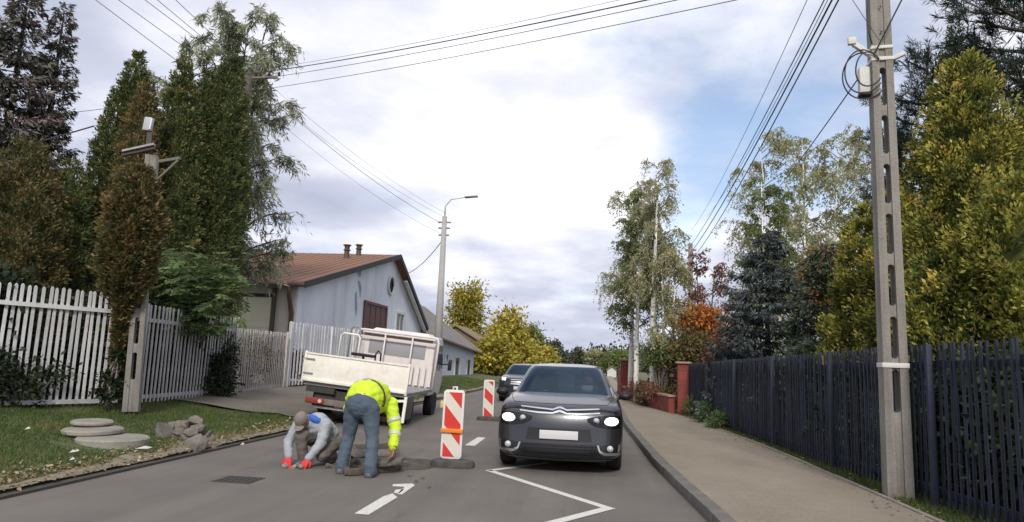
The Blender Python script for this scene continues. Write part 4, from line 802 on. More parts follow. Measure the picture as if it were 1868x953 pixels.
        for z in (.27, .305, .34, .375): patch('grille_slat', [(-.5, z+.006), (.5, z+.006)], [(-.5, z-.006), (.5, z-.006)], .010, m_lens, 16, 1)
        patch('front_lip', [(-.74, .215), (0, .20), (.74, .215)], [(-.72, .19), (0, .175), (.72, .19)], .012, mat('lip_grey', (.16, .16, .165), .45), 24, 1)
        MB().box((-.34, y0+.42, .99), (.46, .2, .03)).build('cloth_on_dashboard', m_paper, t, bevel=.012); MB().lathe([(.12, 0), (.1, .05), (.03, .07)], 12, (-.27, y0+.45, .99)).build('folded_cloth', m_paper, t, smooth=True)
    else:
        patch('grille', [(-.4, .84), (.4, .84)], [(-.38, .62), (.38, .62)], .005, m_blk, 16, 3)
        for z in (.66, .73, .80): patch('chrome_bar', [(-.38, z+.014), (.38, z+.014)], [(-.38, z-.014), (.38, z-.014)], .012, m_chrome, 16, 1)
        for s in (-1, 1):
            hl = patch('headlight', mir([(.45, .87), (.8, .90)], s), mir([(.45, .74), (.78, .76)], s), .006, m_lens); patch('lit_reflector', mir([(.58, .86), (.72, .87)], s), mir([(.58, .77), (.72, .78)], s), .014, m_lit, parent=hl, nu=6)
            patch('fog_lamp', mir([(.55, .42), (.75, .43)], s), mir([(.55, .33), (.75, .34)], s), .006, m_blk)
        MB().box(srf(0, .52, .02), (.52, .012, .114)).build('number_plate', m_plate, t); patch('lower_grille', [(-.5, .40), (.5, .40)], [(-.55, .27), (.55, .27)], .004, m_blk, 16, 2)
    for s in (-1, 1):
        mm_ = MB(); mm_.lathe([(.0001, -.06), (.05, -.05), (.072, -.01), (.068, .04), (.0001, .05)], 16, (s*(HW+.055), y0+.32, 1.02*K), Matrix.Rotation(PI/2, 3, 'X'), sx=1.35, sy=.85); mo = mm_.build('mirror', m_blk, t, smooth=True); MB().bar((s*(HW-.05), y0+.35, .98*K), (s*(HW+.06), y0+.33, 1.01*K), .06, .04).build('mirror_arm', m_blk, mo)
    # shut lines of the bonnet, lying in the skin
    def top(x, y):
        h, nn, _, _ = bvh.ray_cast(Vector((x, y, 3)), Vector((0, 0, -1))); return (h if h is not None else Vector((x, y, .9)))+Vector((0, 0, .0005))
    for s in (-1, 1): MB().tube([top(s*(HW-.13-.10*(1-k/10)**2), .34+.60*k/10) for k in range(11)], .0045, 5).build('shut_line', m_blk, t, smooth=True)
    MB().tube([top((HW-.23)*(1-k/10), .34-.02*math.cos(PI/2*(1-k/10))*3) for k in range(21)], .0045, 5).build('shut_line', m_blk, t, smooth=True)
    # wipers
    for s, xx in ((1, -.55), (1, .05)): MB().tube([(xx, y0+.10, .975*K), (xx+.3, y0+.12, .985*K), (xx+.56, y0+.15, .985*K)], .011, 6).build('wiper', m_blk, t, smooth=True)
    return t
CAR = car('oncoming_car', 'dark grey oncoming hatchback with lit headlights and chrome chevron strips', (-0.465, 9.50, 0), 4.1, .875, 1.0, m_paint_car)
# aerial lump on the windscreen top and rear-view mirror
MB().box((0, 1.68, 1.36), (.16, .06, .07)).build('rearview_mirror', m_int, CAR, bevel=.015)
car('dark_suv', 'black oncoming car half hidden behind the grey hatchback', (-2.66, 25.2, 0), 4.4, .88, .95, m_suv, True)

# ================================================================== TRUCK
m_tw = mat('truck_white', (0.86, 0.82, 0.74), .5, var=(2.2, .45, .75), color2=(.76, .71, .62), fine=(12, .07)); m_tp = mat('truck_offwhite', (.70, .65, .63), .5, fine=(8, .06)); m_un = mat('truck_underbody', (.045, .042, .04), .85, fine=(12, .3)); m_tl = mat('tail_lamp', (.24, .045, .04), .35, coat=.4); m_gr = mat('truck_grey', (.26, .255, .25), .6, fine=(8, .12)); m_al = mat('board_grey', (.12, .112, .105), .55, var=(3, .4, .7), color2=(.085, .08, .075))
streaks(m_tw, 5, 5, .55, .72, 1.0, .80, 1.5); streaks(m_tw, 22, 22, .66, .74, 1.0, .6, 12); streaks(m_tp, 4, 4, .55, .75, 1.0, .84, 1.2)
t_ = thing('flatbed_truck', 'small white flatbed truck seen from behind, tilted on the verge', 'truck', (-5.13, 14.25, 0.06), rot=(0, math.radians(5.2), 0.035)); TK = t_
BW = 1.12; FZ = .74
tg = MB().box((0, 0, FZ+.31), (2*BW, .045, .60)).build('tailgate', m_tw, t_, bevel=.008)
MB().box((0, -.03, FZ+.045), (2*BW+.02, .05, .06)).build('lower_rail', m_tw, tg, bevel=.006); MB().box((0, -.028, FZ+.60), (2*BW+.02, .03, .035)).build('upper_rail', m_tw, tg, bevel=.004)
for z in (.48, .18): MB().box((-BW+.09, -.03, FZ+z), (.22, .03, .035)).build('hinge', m_gr, tg, bevel=.004)
for s in (-1, 1): MB().box((s*(BW+.012), .0, FZ+.31), (.05, .07, .66)).build('corner_post', m_tw, t_, bevel=.006)
MB().box((0, 1.5, FZ-.03), (2*BW-.02, 2.94, .07)).build('deck', m_gr, t_); MB().box((-BW+.02, 1.52, FZ+.26), (.04, 2.85, .45)).build('side_board', m_tw, t_, bevel=.006)
sb_ = MB().box((BW+.03, .36, FZ-.29), (.035, .68, .50), Matrix.Rotation(.03, 3, 'Y')).build('hanging_side_board', m_al, t_, bevel=.005); MB().box((BW+.035, .0, FZ-.31), (.06, .05, .54)).build('board_edge', m_tw, sb_); MB().bar((BW-.2, .05, FZ-.16), (BW+.03, .05, FZ-.13), .04, .05).build('latch', m_tw, sb_)
# headboard frame against the cab
hb = MB(); zt = 2.02; pts = [(-BW+.08, 2.98, FZ), (-BW+.08, 2.98, zt-.1), (-BW+.14, 2.98, zt-.02), (-BW+.22, 2.98, zt), (BW-.14, 2.98, zt), (BW-.06, 2.98, zt-.02), (BW-.02, 2.98, zt-.1), (BW-.02, 2.98, FZ)]; hb.tube(pts, .032, 8); hb.build('headboard_frame', m_tp, t_, smooth=True)
for x in (-.30, .42): MB().tube([(x, 2.98, FZ), (x, 2.98, zt)], .022, 8).build('headboard_upright', m_tp, t_, smooth=True)
MB().box((.02, 2.98, zt-.16), (2*BW-.18, .03, .03)).build('headboard_rail', m_tp, t_)
for k in range(13): MB().box((-.98+k*.163, 2.985, FZ+.30), (.10, .02, .52)).build('headboard_slat', m_tp, t_)
# cab
cb_ = MB(); poly = [(3.10, .55), (4.55, .55), (4.72, .9), (4.62, 1.22), (4.15, 1.98), (3.95, 2.05), (3.16, 2.05), (3.10, 1.98)]; cb_.prism(poly, -.96, 1.0, 'x'); cab = cb_.build('cab', m_tp, t_, bevel=.05, seg=3)
MB().box((.02, 3.10, 1.62), (1.5, .02, .36)).build('rear_window', mat('cab_window', (.32, .32, .33), .12, spec=.6), cab, bevel=.005); MB().box((.02, 3.085, 1.905), (1.82, .03, .07)).build('shaded_slot_strip', mat('slot_shade_brown', (.12, .07, .06), .8), cab)  # dark strip painted in for the shadowed gap and brown slots under the roof
MB().box((0.05, 3.55, 2.075), (1.55, .8, .07), top=(.9, .85)).build('roof_spoiler', m_tp, cab, bevel=.02)
for s in (-1, 1):
    MB().prism([(3.55, 1.2), (4.5, 1.2), (4.12, 1.85), (3.55, 1.85)], s*.985+.02-.01, s*.985+.02+.01, 'x').build('side_window', m_pane, cab)
    MB().bar((s*.98+.02, 4.45, 1.35), (s*1.16+.02, 4.4, 1.38), .03, .03).build('mirror_arm', m_blk, cab); MB().box((s*1.2+.02, 4.4, 1.36), (.10, .09, .30)).build('mirror', m_blk, cab, bevel=.03)
# chassis, bumper, lamps, wheels
for s in (-1, 1): MB().box((s*.42, 2.2, .55), (.09, 4.2, .16)).build('chassis_rail', m_un, t_)
MB().box((0, .5, .50), (1.7, .8, .22)).build('underframe', m_un, t_); MB().box((-.72, .12, .60), (.62, .2, .12)).build('tool_tray', m_un, t_)
MB().box((0, .06, .36), (2.06, .06, .13)).build('rear_bumper', mat('bumper_brown', (.17, .14, .12), .7, fine=(8, .2)), t_, bevel=.01)
for s, x in ((-1, -.80), (1, .86)):
    o = MB().box((x, .02, .37), (.40 if s < 0 else .24, .05, .12)).build('tail_lamp', m_tl if s < 0 else m_gr, t_, bevel=.012)
    MB().lathe([(.0001, 0), (.035, 0), (.04, .01)], 14, (x+.12 if s < 0 else x, -.008, .37), Matrix.Rotation(PI/2, 3, 'X')).build('reflector', mat('lamp_amber', (.8, .45, .35), .3), o)
MB().box((.15, .02, .37), (.52, .02, .11)).build('number_plate', m_plate, t_); MB().box((-.35, .14, .235), (.9, .08, .05)).build('underrun_bar', m_gr, t_)
for ya in (1.12, 3.85):
    for s in (-1, 1):
        w_ = MB().lathe([(.2, -.11), (.3, -.115), (.33, -.08), (.335, 0), (.33, .08), (.3, .115), (.2, .11)], 28, M=Matrix.Rotation(PI/2, 3, 'Y')).build('wheel', m_tyre, t_, smooth=True, sharp=.8, loc=(s*.92, ya, .30)); MB().lathe([(.0001, .06), (.1, .06), (.2, .0), (.205, -.1)], 20, M=Matrix.Rotation(PI/2*s, 3, 'Y')).build('rim', m_gr, w_)
for s in (-1, 1): MB().box((s*.86, .52, .42), (.34, .03, .42)).build('mud_flap', m_blk, t_)
# tube racks on the left of the bed
for (yy_, h, x0, x1) in ((1.9, 1.86, -1.09, -.62), (2.6, 2.06, -1.09, -.86)): MB().tube([(x0, yy_, FZ), (x0, yy_, h-.06), (x0+.06, yy_, h), (x1-.05, yy_, h-.01), (x1, yy_, h-.07), (x1, yy_, FZ)], .022, 8).build('tube_rack', m_tw if yy_ < 2 else m_gr, t_, smooth=True)
M_T = Matrix.Translation((-5.13, 14.25, .06)) @ Matrix.Rotation(.035, 4, 'Z') @ Matrix.Rotation(math.radians(5.2), 4, 'Y')
t_ = thing('plate_compactor', 'dark tool handles showing above the truck tailgate', 'tool', M_T @ Vector((-.12, 1.2, FZ+.01)), rot=(0, math.radians(5.2), 0))
MB().box((0, 0, .18), (.5, .45, .34)).build('engine', m_blk, t_, bevel=.03); MB().box((-.15, 0, .66), (.55, .12, .07)).build('handle_grip', m_blk, t_, bevel=.02); MB().bar((-.1, .1, .3), (-.15, 0, .66), .04, .04).build('handle_stem', m_blk, t_)
MB().tube([(.15, 0, .35), (.15, 0, .72), (.20, 0, .80), (.27, 0, .74), (.29, 0, .35)], .02, 8).build('lifting_loop', m_blk, t_, smooth=True)
# ================================================================== PEOPLE
def cap(b, p, q, r0, r1, n=14):
    p = Vector(p); q = Vector(q); d = q-p; L = max(d.length, 1e-4); M = d.to_track_quat('Z', 'Y').to_matrix() if d.length > 1e-4 else Matrix.Identity(3)
    prof = [(max(r0*math.sin(a), 1e-4), -r0*math.cos(a)) for a in np.linspace(0, PI/2, 5)]+[(max(r1*math.cos(a), 1e-4), L+r1*math.sin(a)) for a in np.linspace(0, PI/2, 5)]
    b.lathe(prof, n, p, M); return b
def ell(b, c, r, rot=None):
    prof = [(max(math.sin(a), 1e-4), -math.cos(a)) for a in np.linspace(0, PI, 11)]; M = (rot or Matrix.Identity(3)) @ Matrix.Diagonal(Vector(r)); b.lathe(prof, 16, c, M); return b
def grow(b, name, m, parent, voxel=.012, it=4, org=(0, 0, 0), fac=.5, folds=0.0):
    me = b.mesh(name); ob = bpy.data.objects.new(name+'_tmp', me); COL.objects.link(ob)
    r = ob.modifiers.new('r', 'REMESH'); r.mode = 'VOXEL'; r.voxel_size = voxel; s = ob.modifiers.new('s', 'SMOOTH'); s.iterations = it; s.factor = fac
    dg = bpy.context.evaluated_depsgraph_get(); dg.update(); nm = bpy.data.meshes.new_from_object(ob.evaluated_get(dg)); nm.name = name
    bpy.data.objects.remove(ob); bpy.data.meshes.remove(me); nm.materials.clear(); nm.materials.append(m)
    off = Vector(org)
    if folds:
        for v in nm.vertices:
            c = v.co; k = noise.noise((c.x*8, c.y*8, c.z*15))+.6*noise.noise((c.x*17+c.z*9, c.y*17, c.z*26)); v.co = c+v.normal*folds*k
    for v in nm.vertices: v.co -= off
    nm.polygons.foreach_set('use_smooth', [True]*len(nm.polygons)); return link(bpy.data.objects.new(name, nm), parent)
def hand(b, wrist, d, side, palm, s=1.0, curl=.5):
    """palm and five bent fingers; d points from wrist to knuckles, palm is the palm-side normal, side=+1/-1 picks the thumb side"""
    w_ = Vector(wrist); d = Vector(d).normalized(); pn = Vector(palm); pn = (pn-d*pn.dot(d)).normalized(); x = d.cross(pn)*side
    for k in range(4):
        o = (k-1.5)*.021*s; base = w_+d*.085*s+x*o; cap(b, w_+x*o*.6, base, .017*s, .0125*s, 8)
        ln = [.042, .048, .045, .036][k]*s; p = base; dd = d.copy()
        for j in range(3):
            dd = (dd*math.cos(curl*(.5+.35*j))+pn*math.sin(curl*(.5+.35*j))).normalized(); q = p+dd*ln*(1, .7, .55)[j]; cap(b, p, q, (.0105-.001*j)*s, (.0095-.001*j)*s, 8); p = q
    tb = w_+d*.02*s-x*.026*s; t1_ = tb-x*.028*s+d*.025*s+pn*.015*s; cap(b, tb, t1_, .015*s, .012*s, 8); cap(b, t1_, t1_+d*.032*s+pn*.012*s, .0115*s, .009*s, 8)
m_skin = mat('skin', (.40, .22, .16), .6); m_skin_d = mat('tanned_skin', (.26, .14, .10), .6)
m_jeans = mat('blue_grey_jeans', (.085, .115, .155), .9, var=(7, .35, .7), color2=(.06, .082, .112), fine=(90, .15), bump=(14, .5))
m_hiviz = mat('hi_vis_yellow', (.60, .78, .035), .7, var=(6, .35, .7), color2=(.50, .68, .03), bump=(14, .5)); m_hiviz_d = mat('hi_vis_trim', (.05, .06, .02), .8); m_refl = mat('reflective_tape', (.52, .58, .45), .35)
m_jack = mat('light_grey_jacket', (.36, .38, .41), .9, var=(7, .35, .7), color2=(.28, .30, .33), bump=(14, .5)); m_bluec = mat('blue_shirt', (.04, .13, .50), .8); m_trs = mat('brown_work_trousers', (.12, .10, .09), .9, var=(8, .35, .7), color2=(.165, .14, .125), bump=(16, .5)); m_cap = mat('grey_mauve_cap', (.20, .165, .155), .9, fine=(40, .1)); m_glove = mat('red_gloves', (.56, .03, .035), .75, bump=(40, .3)); m_shoe = mat('work_shoe', (.15, .145, .14), .85, fine=(20, .2)); m_hair = mat('dark_hair', (.03, .025, .02), .8)

# --- bent worker in yellow jacket, back to the camera
O = Vector((-2.93, 8.58, 0)); t_ = thing('person', 'bent over person in yellow high visibility jacket and blue grey jeans', 'person', O, group='road workers')
hipL, hipR = Vector((-3.055, 8.66, .84)), Vector((-2.825, 8.64, .84)); knL, knR = Vector((-3.115, 8.72, .46)), Vector((-2.765, 8.62, .46)); anL, anR = Vector((-3.145, 8.62, .09)), Vector((-2.725, 8.47, .09))
pel, che, nek, hed = Vector((-2.94, 8.66, .90)), Vector((-2.90, 9.06, .90)), Vector((-2.87, 9.24, .82)), Vector((-2.86, 9.35, .70))
shL, shR = Vector((-3.09, 9.12, .82)), Vector((-2.70, 9.08, .84)); elL, elR = Vector((-3.06, 9.36, .62)), Vector((-2.585, 9.00, .56)); wrL, wrR = Vector((-2.99, 9.32, .40)), Vector((-2.55, 8.80, .325))
b = MB(); cap(b, pel, che, .14, .15); cap(b, che, nek, .12, .06); ell(b, hed, (.075, .10, .115)); ell(b, hed+Vector((0, .09, -.03)), (.014, .02, .025))
for h, k, a in ((hipL, knL, anL), (hipR, knR, anR)): cap(b, pel, h, .13, .10); cap(b, h, k, .085, .06); cap(b, k, a, .055, .04); cap(b, a+Vector((0, -.03, -.04)), a+Vector((0, .17, -.06)), .035, .03)
for s, e, w_, sd in ((shL, elL, wrL, -1), (shR, elR, wrR, 1)):
    cap(b, che, s, .10, .07); cap(b, s, e, .05, .042); cap(b, e, w_, .04, .03); hand(b, w_, (w_-e)+Vector((0, -.02, -.1)), -sd, (-sd*.4, -.6, 0), 1.05, .45)
grow(b, 'body', m_skin_d, t_, .010, 2, O)
b = MB()
ell(b, (-2.94, 8.64, .86), (.215, .175, .185)); cap(b, (-2.94, 8.68, .92), (-2.93, 8.80, .93), .185, .175)
for h, k, a in ((hipL, knL, anL), (hipR, knR, anR)): cap(b, h+Vector((0, -.005, -.03)), k, .122, .084); cap(b, k, a+Vector((0, 0, .0)), .084, .080); cap(b, a+Vector((0, .0, .03)), a+Vector((0, .01, -.03)), .080, .083)
grow(b, 'jeans', m_jeans, t_, .012, 5, O, folds=.009)
b = MB(); cap(b, (-2.94, 8.76, .925), (-2.91, 9.0, .93), .255, .235); cap(b, (-2.91, 9.0, .93), nek+Vector((0, -.06, 0)), .235, .10); cap(b, (-3.12, 8.70, .80), (-3.05, 8.9, .86), .085, .12)
for s, e, w_ in ((shL, elL, wrL), (shR, elR, wrR)): cap(b, che, s, .17, .105); cap(b, s, e, .098, .080); cap(b, e, w_+(w_-e).normalized()*-.02, .080, .062)
jk = grow(b, 'jacket', m_hiviz, t_, .012, 4, O, folds=.012)
def cuff(name, p, q, r, m, par, org):
    b = MB(); d = (Vector(q)-Vector(p)).normalized(); L = (Vector(q)-Vector(p)).length; b.lathe([(r*.96, 0), (r, .004), (r, L-.004), (r*.96, L)], 18, Vector(p)-Vector(org), d.to_track_quat('Z', 'Y').to_matrix()); return b.build(name, m, par, smooth=True)
cuff('cuff', wrR-(wrR-elR).normalized()*.035, wrR+(wrR-elR).normalized()*.012, .058, m_hiviz_d, jk, O); cuff('reflective_band', elR.lerp(wrR, .30), elR.lerp(wrR, .47), .083, m_refl, jk, O); cuff('reflective_band', shR.lerp(elR, .62), shR.lerp(elR, .78), .094, m_refl, jk, O)
b = MB()
for k in range(19):     # hem band round the waist
    a = PI*(-.12)+PI*1.24*k/18; b.v += [(-2.94+.258*math.cos(a), 8.745, .925+.258*math.sin(a)), (-2.94+.262*math.cos(a), 8.79, .925+.262*math.sin(a))]
b.f = [(2*k, 2*k+1, 2*k+3, 2*k+2) for k in range(18)]; b.mi = [0]*18; b.v = [tuple(Vector(v)-O) for v in b.v]; b.build('hem', m_hiviz_d, jk, smooth=True)
for a in (anL, anR):
    b = MB(); cap(b, a+Vector((0, -.035, -.045)), a+Vector((0, .0, -.02)), .045, .05); cap(b, a+Vector((0, -.035, -.05)), a+Vector((0, .19, -.058)), .045, .038); b.box(a+Vector((0, .08, -.079)), (.085, .28, .02)); grow(b, 'shoe', m_shoe, t_, .008, 2, O)
b = MB(); ell(b, hed+Vector((0, .0, .02)), (.085, .108, .115)); grow(b, 'hair', m_hair, t_, .012, 2, O)

# --- crouching worker facing the camera
O = Vector((-3.80, 9.08, 0)); t_ = thing('person', 'crouching person in light grey jacket, cap and red gloves', 'person', O, group='road workers')
pel, che, nek, hed = Vector((-3.66, 9.40, .27)), Vector((-3.74, 9.18, .52)), Vector((-3.80, 9.03, .58)), Vector((-3.855, 8.93, .575))
shA, shB = Vector((-3.955, 9.12, .54)), Vector((-3.575, 9.10, .53)); elA, elB = Vector((-4.045, 9.0, .31)), Vector((-3.585, 8.98, .30)); wrA, wrB = Vector((-3.965, 8.86, .135)), Vector((-3.69, 8.86, .12))
knA, knB = Vector((-3.86, 8.95, .40)), Vector((-3.58, 9.06, .14)); anA, anB = Vector((-3.83, 9.02, .08)), Vector((-3.56, 9.42, .09)); hpA, hpB = pel+Vector((-.1, 0, 0)), pel+Vector((.1, 0, 0))
tilt = Matrix.Rotation(.85, 3, 'X')
b = MB(); cap(b, pel, che, .13, .13); cap(b, che, nek, .10, .06); cap(b, nek, hed, .055, .055); ell(b, hed, (.076, .095, .115), tilt)
for v, r in (((0, -.098, -.01), (.013, .022, .02)), ((-.078, .0, 0), (.012, .02, .03)), ((.078, .0, 0), (.012, .02, .03)), ((0, -.075, -.055), (.028, .018, .012)), ((0, -.05, -.09), (.035, .03, .025)), ((-.03, -.088, .015), (.012, .008, .008)), ((.03, -.088, .015), (.012, .008, .008))): ell(b, hed+tilt @ Vector(v), r, tilt)
for h, k, a in ((hpA, knA, anA), (hpB, knB, anB)): cap(b, pel, h, .12, .09); cap(b, h, k, .08, .06); cap(b, k, a, .055, .04); cap(b, a+Vector((0, .02, -.04)), a+Vector((0, -.16, -.05)), .033, .028)
for s, e, w_, sd in ((shA, elA, wrA, 1), (shB, elB, wrB, -1)): cap(b, che, s, .09, .065); cap(b, s, e, .047, .04); cap(b, e, w_, .038, .03); cap(b, w_, w_+Vector((0, -.04, -.05)), .03, .02)
grow(b, 'body', m_skin_d, t_, .0105, 2, O)
b = MB()
for h, k, a in ((hpA, knA, anA), (hpB, knB, anB)): cap(b, pel, h, .155, .12); cap(b, h, k, .105, .088); cap(b, k, a, .085, .066)
grow(b, 'trousers', m_trs, t_, .012, 4, O, folds=.010)
b = MB(); cap(b, pel+Vector((-.02, -.03, .1)), che, .185, .175); cap(b, che, nek+Vector((0, .04, -.02)), .17, .10)
for s, e, w_ in ((shA, elA, wrA), (shB, elB, wrB)): cap(b, che+Vector((0, -.01, .02)), s, .135, .088); cap(b, s, e, .084, .068); cap(b, e, w_, .068, .052)
grow(b, 'jacket', m_jack, t_, .011, 4, O, folds=.012)
b = MB(); cap(b, nek+Vector((.055, .0, .035)), nek+Vector((.125, .03, .0)), .055, .048); cap(b, nek+Vector((.02, .03, .05)), nek+Vector((.10, .04, .01)), .05, .05); grow(b, 'shirt_collar', m_bluec, t_, .008, 3, O, folds=.009)
cb2 = MB(); tc_ = Matrix.Rotation(.62, 3, 'X'); cc = hed+Vector((0, -.012, .035))
cb2.lathe([(.093, -.035), (.096, .0), (.09, .04), (.07, .075), (.035, .095), (.0001, .1)], 22, cc-O, tc_, sx=.92, sy=1.08); cb2.build('cap', m_cap, t_, smooth=True)
vz = MB(); rr_ = []
for k in range(11):
    a = PI+.75+(PI-1.5)*k/10
    for r_, dz in ((.085, -.028), (.085+.072*math.sin(PI*k/10)**.6, -.05)): rr_.append(cc-O+tc_ @ Vector((.92*r_*math.cos(a), 1.1*r_*math.sin(a), dz)))
vz.add(rr_, [(2*k, 2*k+1, 2*k+3, 2*k+2) for k in range(10)]); vz.build('cap_visor', m_cap, t_, smooth=True)
b = MB(); ell(b, hed+Vector((0, .05, .0)), (.082, .06, .09), tilt); grow(b, 'hair', m_hair, t_, .012, 2, O)
for w_, sd, dd in ((wrA, 1, (.03, -.08, -.09)), (wrB, -1, (-.03, -.08, -.09))):
    b = MB(); hand(b, w_, dd, sd, (0, .5, -.6), 1.22, .42); cap(b, w_-Vector(dd).normalized()*.05, w_, .046, .040); grow(b, 'glove', m_glove, t_, .006, 2, O)
for a in (anA, anB):
    b = MB(); cap(b, a+Vector((0, .03, -.04)), a+Vector((0, .0, -.0)), .045, .05); cap(b, a+Vector((0, .03, -.042)), a+Vector((0, -.17, -.05)), .044, .036); grow(b, 'shoe', m_shoe, t_, .009, 2, O)
# stones in his hands
for i, (dx, lab) in enumerate(((-.10, 'pale stone under the left red glove of the crouching worker'), (.02, 'pale stone between the red gloves of the crouching worker'), (.11, 'pale stone under the right red glove of the crouching worker'))):
    tag(rock('paving_stone', (-3.84+dx, 8.74, .03), (.045, .04, .035), 300+i, m_conc), lab, 'stone', 'stones at the gloves')

# --- driver seen faintly through the windscreen
O = Vector((-.10, 11.5, .5)); t_ = thing('person', 'driver in pale shirt seated behind the windscreen of the grey hatchback', 'person', O)
b = MB(); cap(b, (-.10, 11.50, .55), (-.10, 11.62, .98), .16, .17); cap(b, (-.10, 11.6, 1.05), (-.10, 11.57, 1.17), .06, .055); ell(b, (-.10, 11.53, 1.25), (.075, .095, .115)); ell(b, (-.10, 11.435, 1.24), (.012, .02, .022))
for s, hx in ((-1, -.24), (1, .02)):
    cap(b, (-.10+s*.17, 11.6, 1.02), (-.10+s*.24, 11.38, .85), .055, .045); cap(b, (-.10+s*.24, 11.38, .85), (hx, 11.12, 1.03), .042, .03); hand(b, (hx, 11.12, 1.03), (0, -.05, .08), s, (0, -1, 0), 1, .8)
    cap(b, (-.10+s*.1, 11.5, .55), (-.10+s*.14, 11.1, .62), .09, .07); cap(b, (-.10+s*.14, 11.1, .62), (-.10+s*.12, 10.85, .35), .06, .045)
grow(b, 'body', m_skin, t_, .014, 2, O)
b = MB(); cap(b, (-.10, 11.50, .55), (-.10, 11.62, .98), .18, .19)
for s in (-1, 1): cap(b, (-.10, 11.62, 1.0), (-.10+s*.17, 11.6, 1.02), .12, .08); cap(b, (-.10+s*.17, 11.6, 1.02), (-.10+s*.24, 11.38, .85), .075, .06)
grow(b, 'shirt', mat('pale_shirt', (.55, .56, .6), .9), t_, .014, 3, O); b = MB(); ell(b, (-.10, 11.56, 1.285), (.082, .095, .09)); grow(b, 'hair', m_hair, t_, .014, 2, O)
# ================================================================== VEGETATION
m_bark = mat('bark', (.075, .055, .042), .95, fine=(14, .35), bump=(12, .8)); m_twig = mat('twigs', (.22, .19, .165), .9)
m_birch = mat('birch_bark', (.86, .83, .78), .8, var=(5, .62, .68), color2=(.06, .05, .045), fine=(20, .12))
LM = {
 'thuja_dark': leaf_mat('thuja_dark', [(0, (0.053, 0.078, 0.031)), (.5, (0.104, 0.137, 0.047)), (.8, (0.177, 0.187, 0.064)), (1, (0.283, 0.238, 0.096))]),
 'thuja_brown': leaf_mat('thuja_brown', [(0, (0.052, 0.066, 0.026)), (.4, (0.106, 0.110, 0.042)), (.7, (0.187, 0.144, 0.060)), (1, (0.284, 0.187, 0.083))]),
 'thuja_gold': leaf_mat('thuja_gold', [(0, (.026, .042, .012)), (.3, (.095, .115, .026)), (.6, (.27, .275, .055)), (.85, (.50, .46, .10)), (.95, (.62, .54, .13)), (1, (.60, .42, .10))], .3),
 'spruce_dark': leaf_mat('spruce_dark', [(0, (0.031, 0.050, 0.031)), (.6, (0.066, 0.090, 0.056)), (1, (0.118, 0.137, 0.090))], .15),
 'spruce_purple': leaf_mat('spruce_purple', [(0, (.060, .070, .056)), (.5, (.135, .140, .118)), (.8, (.24, .205, .19)), (1, (.30, .23, .215))], .15),
 'spruce_blue': leaf_mat('spruce_blue', [(0, (.046, .060, .056)), (.6, (.098, .120, .116)), (1, (.185, .205, .205))], .12),
 'pine': leaf_mat('pine', [(0, (0.020, 0.037, 0.025)), (.6, (0.044, 0.070, 0.048)), (1, (0.081, 0.112, 0.075))], .15),
 'willow': leaf_mat('willow', [(0, (0.144, 0.171, 0.099)), (.5, (0.298, 0.324, 0.202)), (1, (0.544, 0.558, 0.421))], .3),
 'birch': leaf_mat('birch', [(0, (0.238, 0.251, 0.118)), (.5, (0.397, 0.397, 0.212)), (.85, (0.555, 0.529, 0.317)), (1, (0.661, 0.582, 0.344))], .5),
 'birch_green': leaf_mat('birch_green', [(0, (.11, .15, .05)), (.6, (.20, .25, .085)), (1, (.32, .34, .14))], .45),
 'rowan': leaf_mat('rowan', [(0, (.075, .125, .05)), (.5, (.15, .22, .085)), (1, (.28, .36, .15))], .35),
 'yellow': leaf_mat('yellow_tree', [(0, (0.203, 0.185, 0.037)), (.5, (0.406, 0.339, 0.055)), (1, (0.610, 0.508, 0.107))], .3),
 'orange': leaf_mat('orange_tree', [(0, (0.155, 0.093, 0.031)), (.5, (0.404, 0.155, 0.039)), (1, (0.652, 0.248, 0.062))], .3),
 'red': leaf_mat('red_tree', [(0, (.14, .07, .05)), (.6, (.25, .12, .085)), (1, (.36, .19, .12))], .35),
 'olive': leaf_mat('olive_shrub', [(0, (0.078, 0.065, 0.026)), (.5, (0.143, 0.124, 0.046)), (1, (0.195, 0.130, 0.065))], .3),
 'dark': leaf_mat('dark_shrub', [(0, (.014, .024, .012)), (.6, (.030, .045, .020)), (1, (.055, .07, .03))], .2),
 'far': leaf_mat('far_green', [(0, (.045, .060, .040)), (.6, (.080, .095, .055)), (1, (.13, .13, .07))], .2),
}
def bias_az(rng, n, px, py, front=.78):
    """azimuths, most of them on the side seen from the road"""
    a0 = math.atan2(-py, -px); a = rng.uniform(-PI, PI, n); k = rng.random(n) < front; a[k] = rng.uniform(-1.75, 1.75, k.sum()); return a+a0
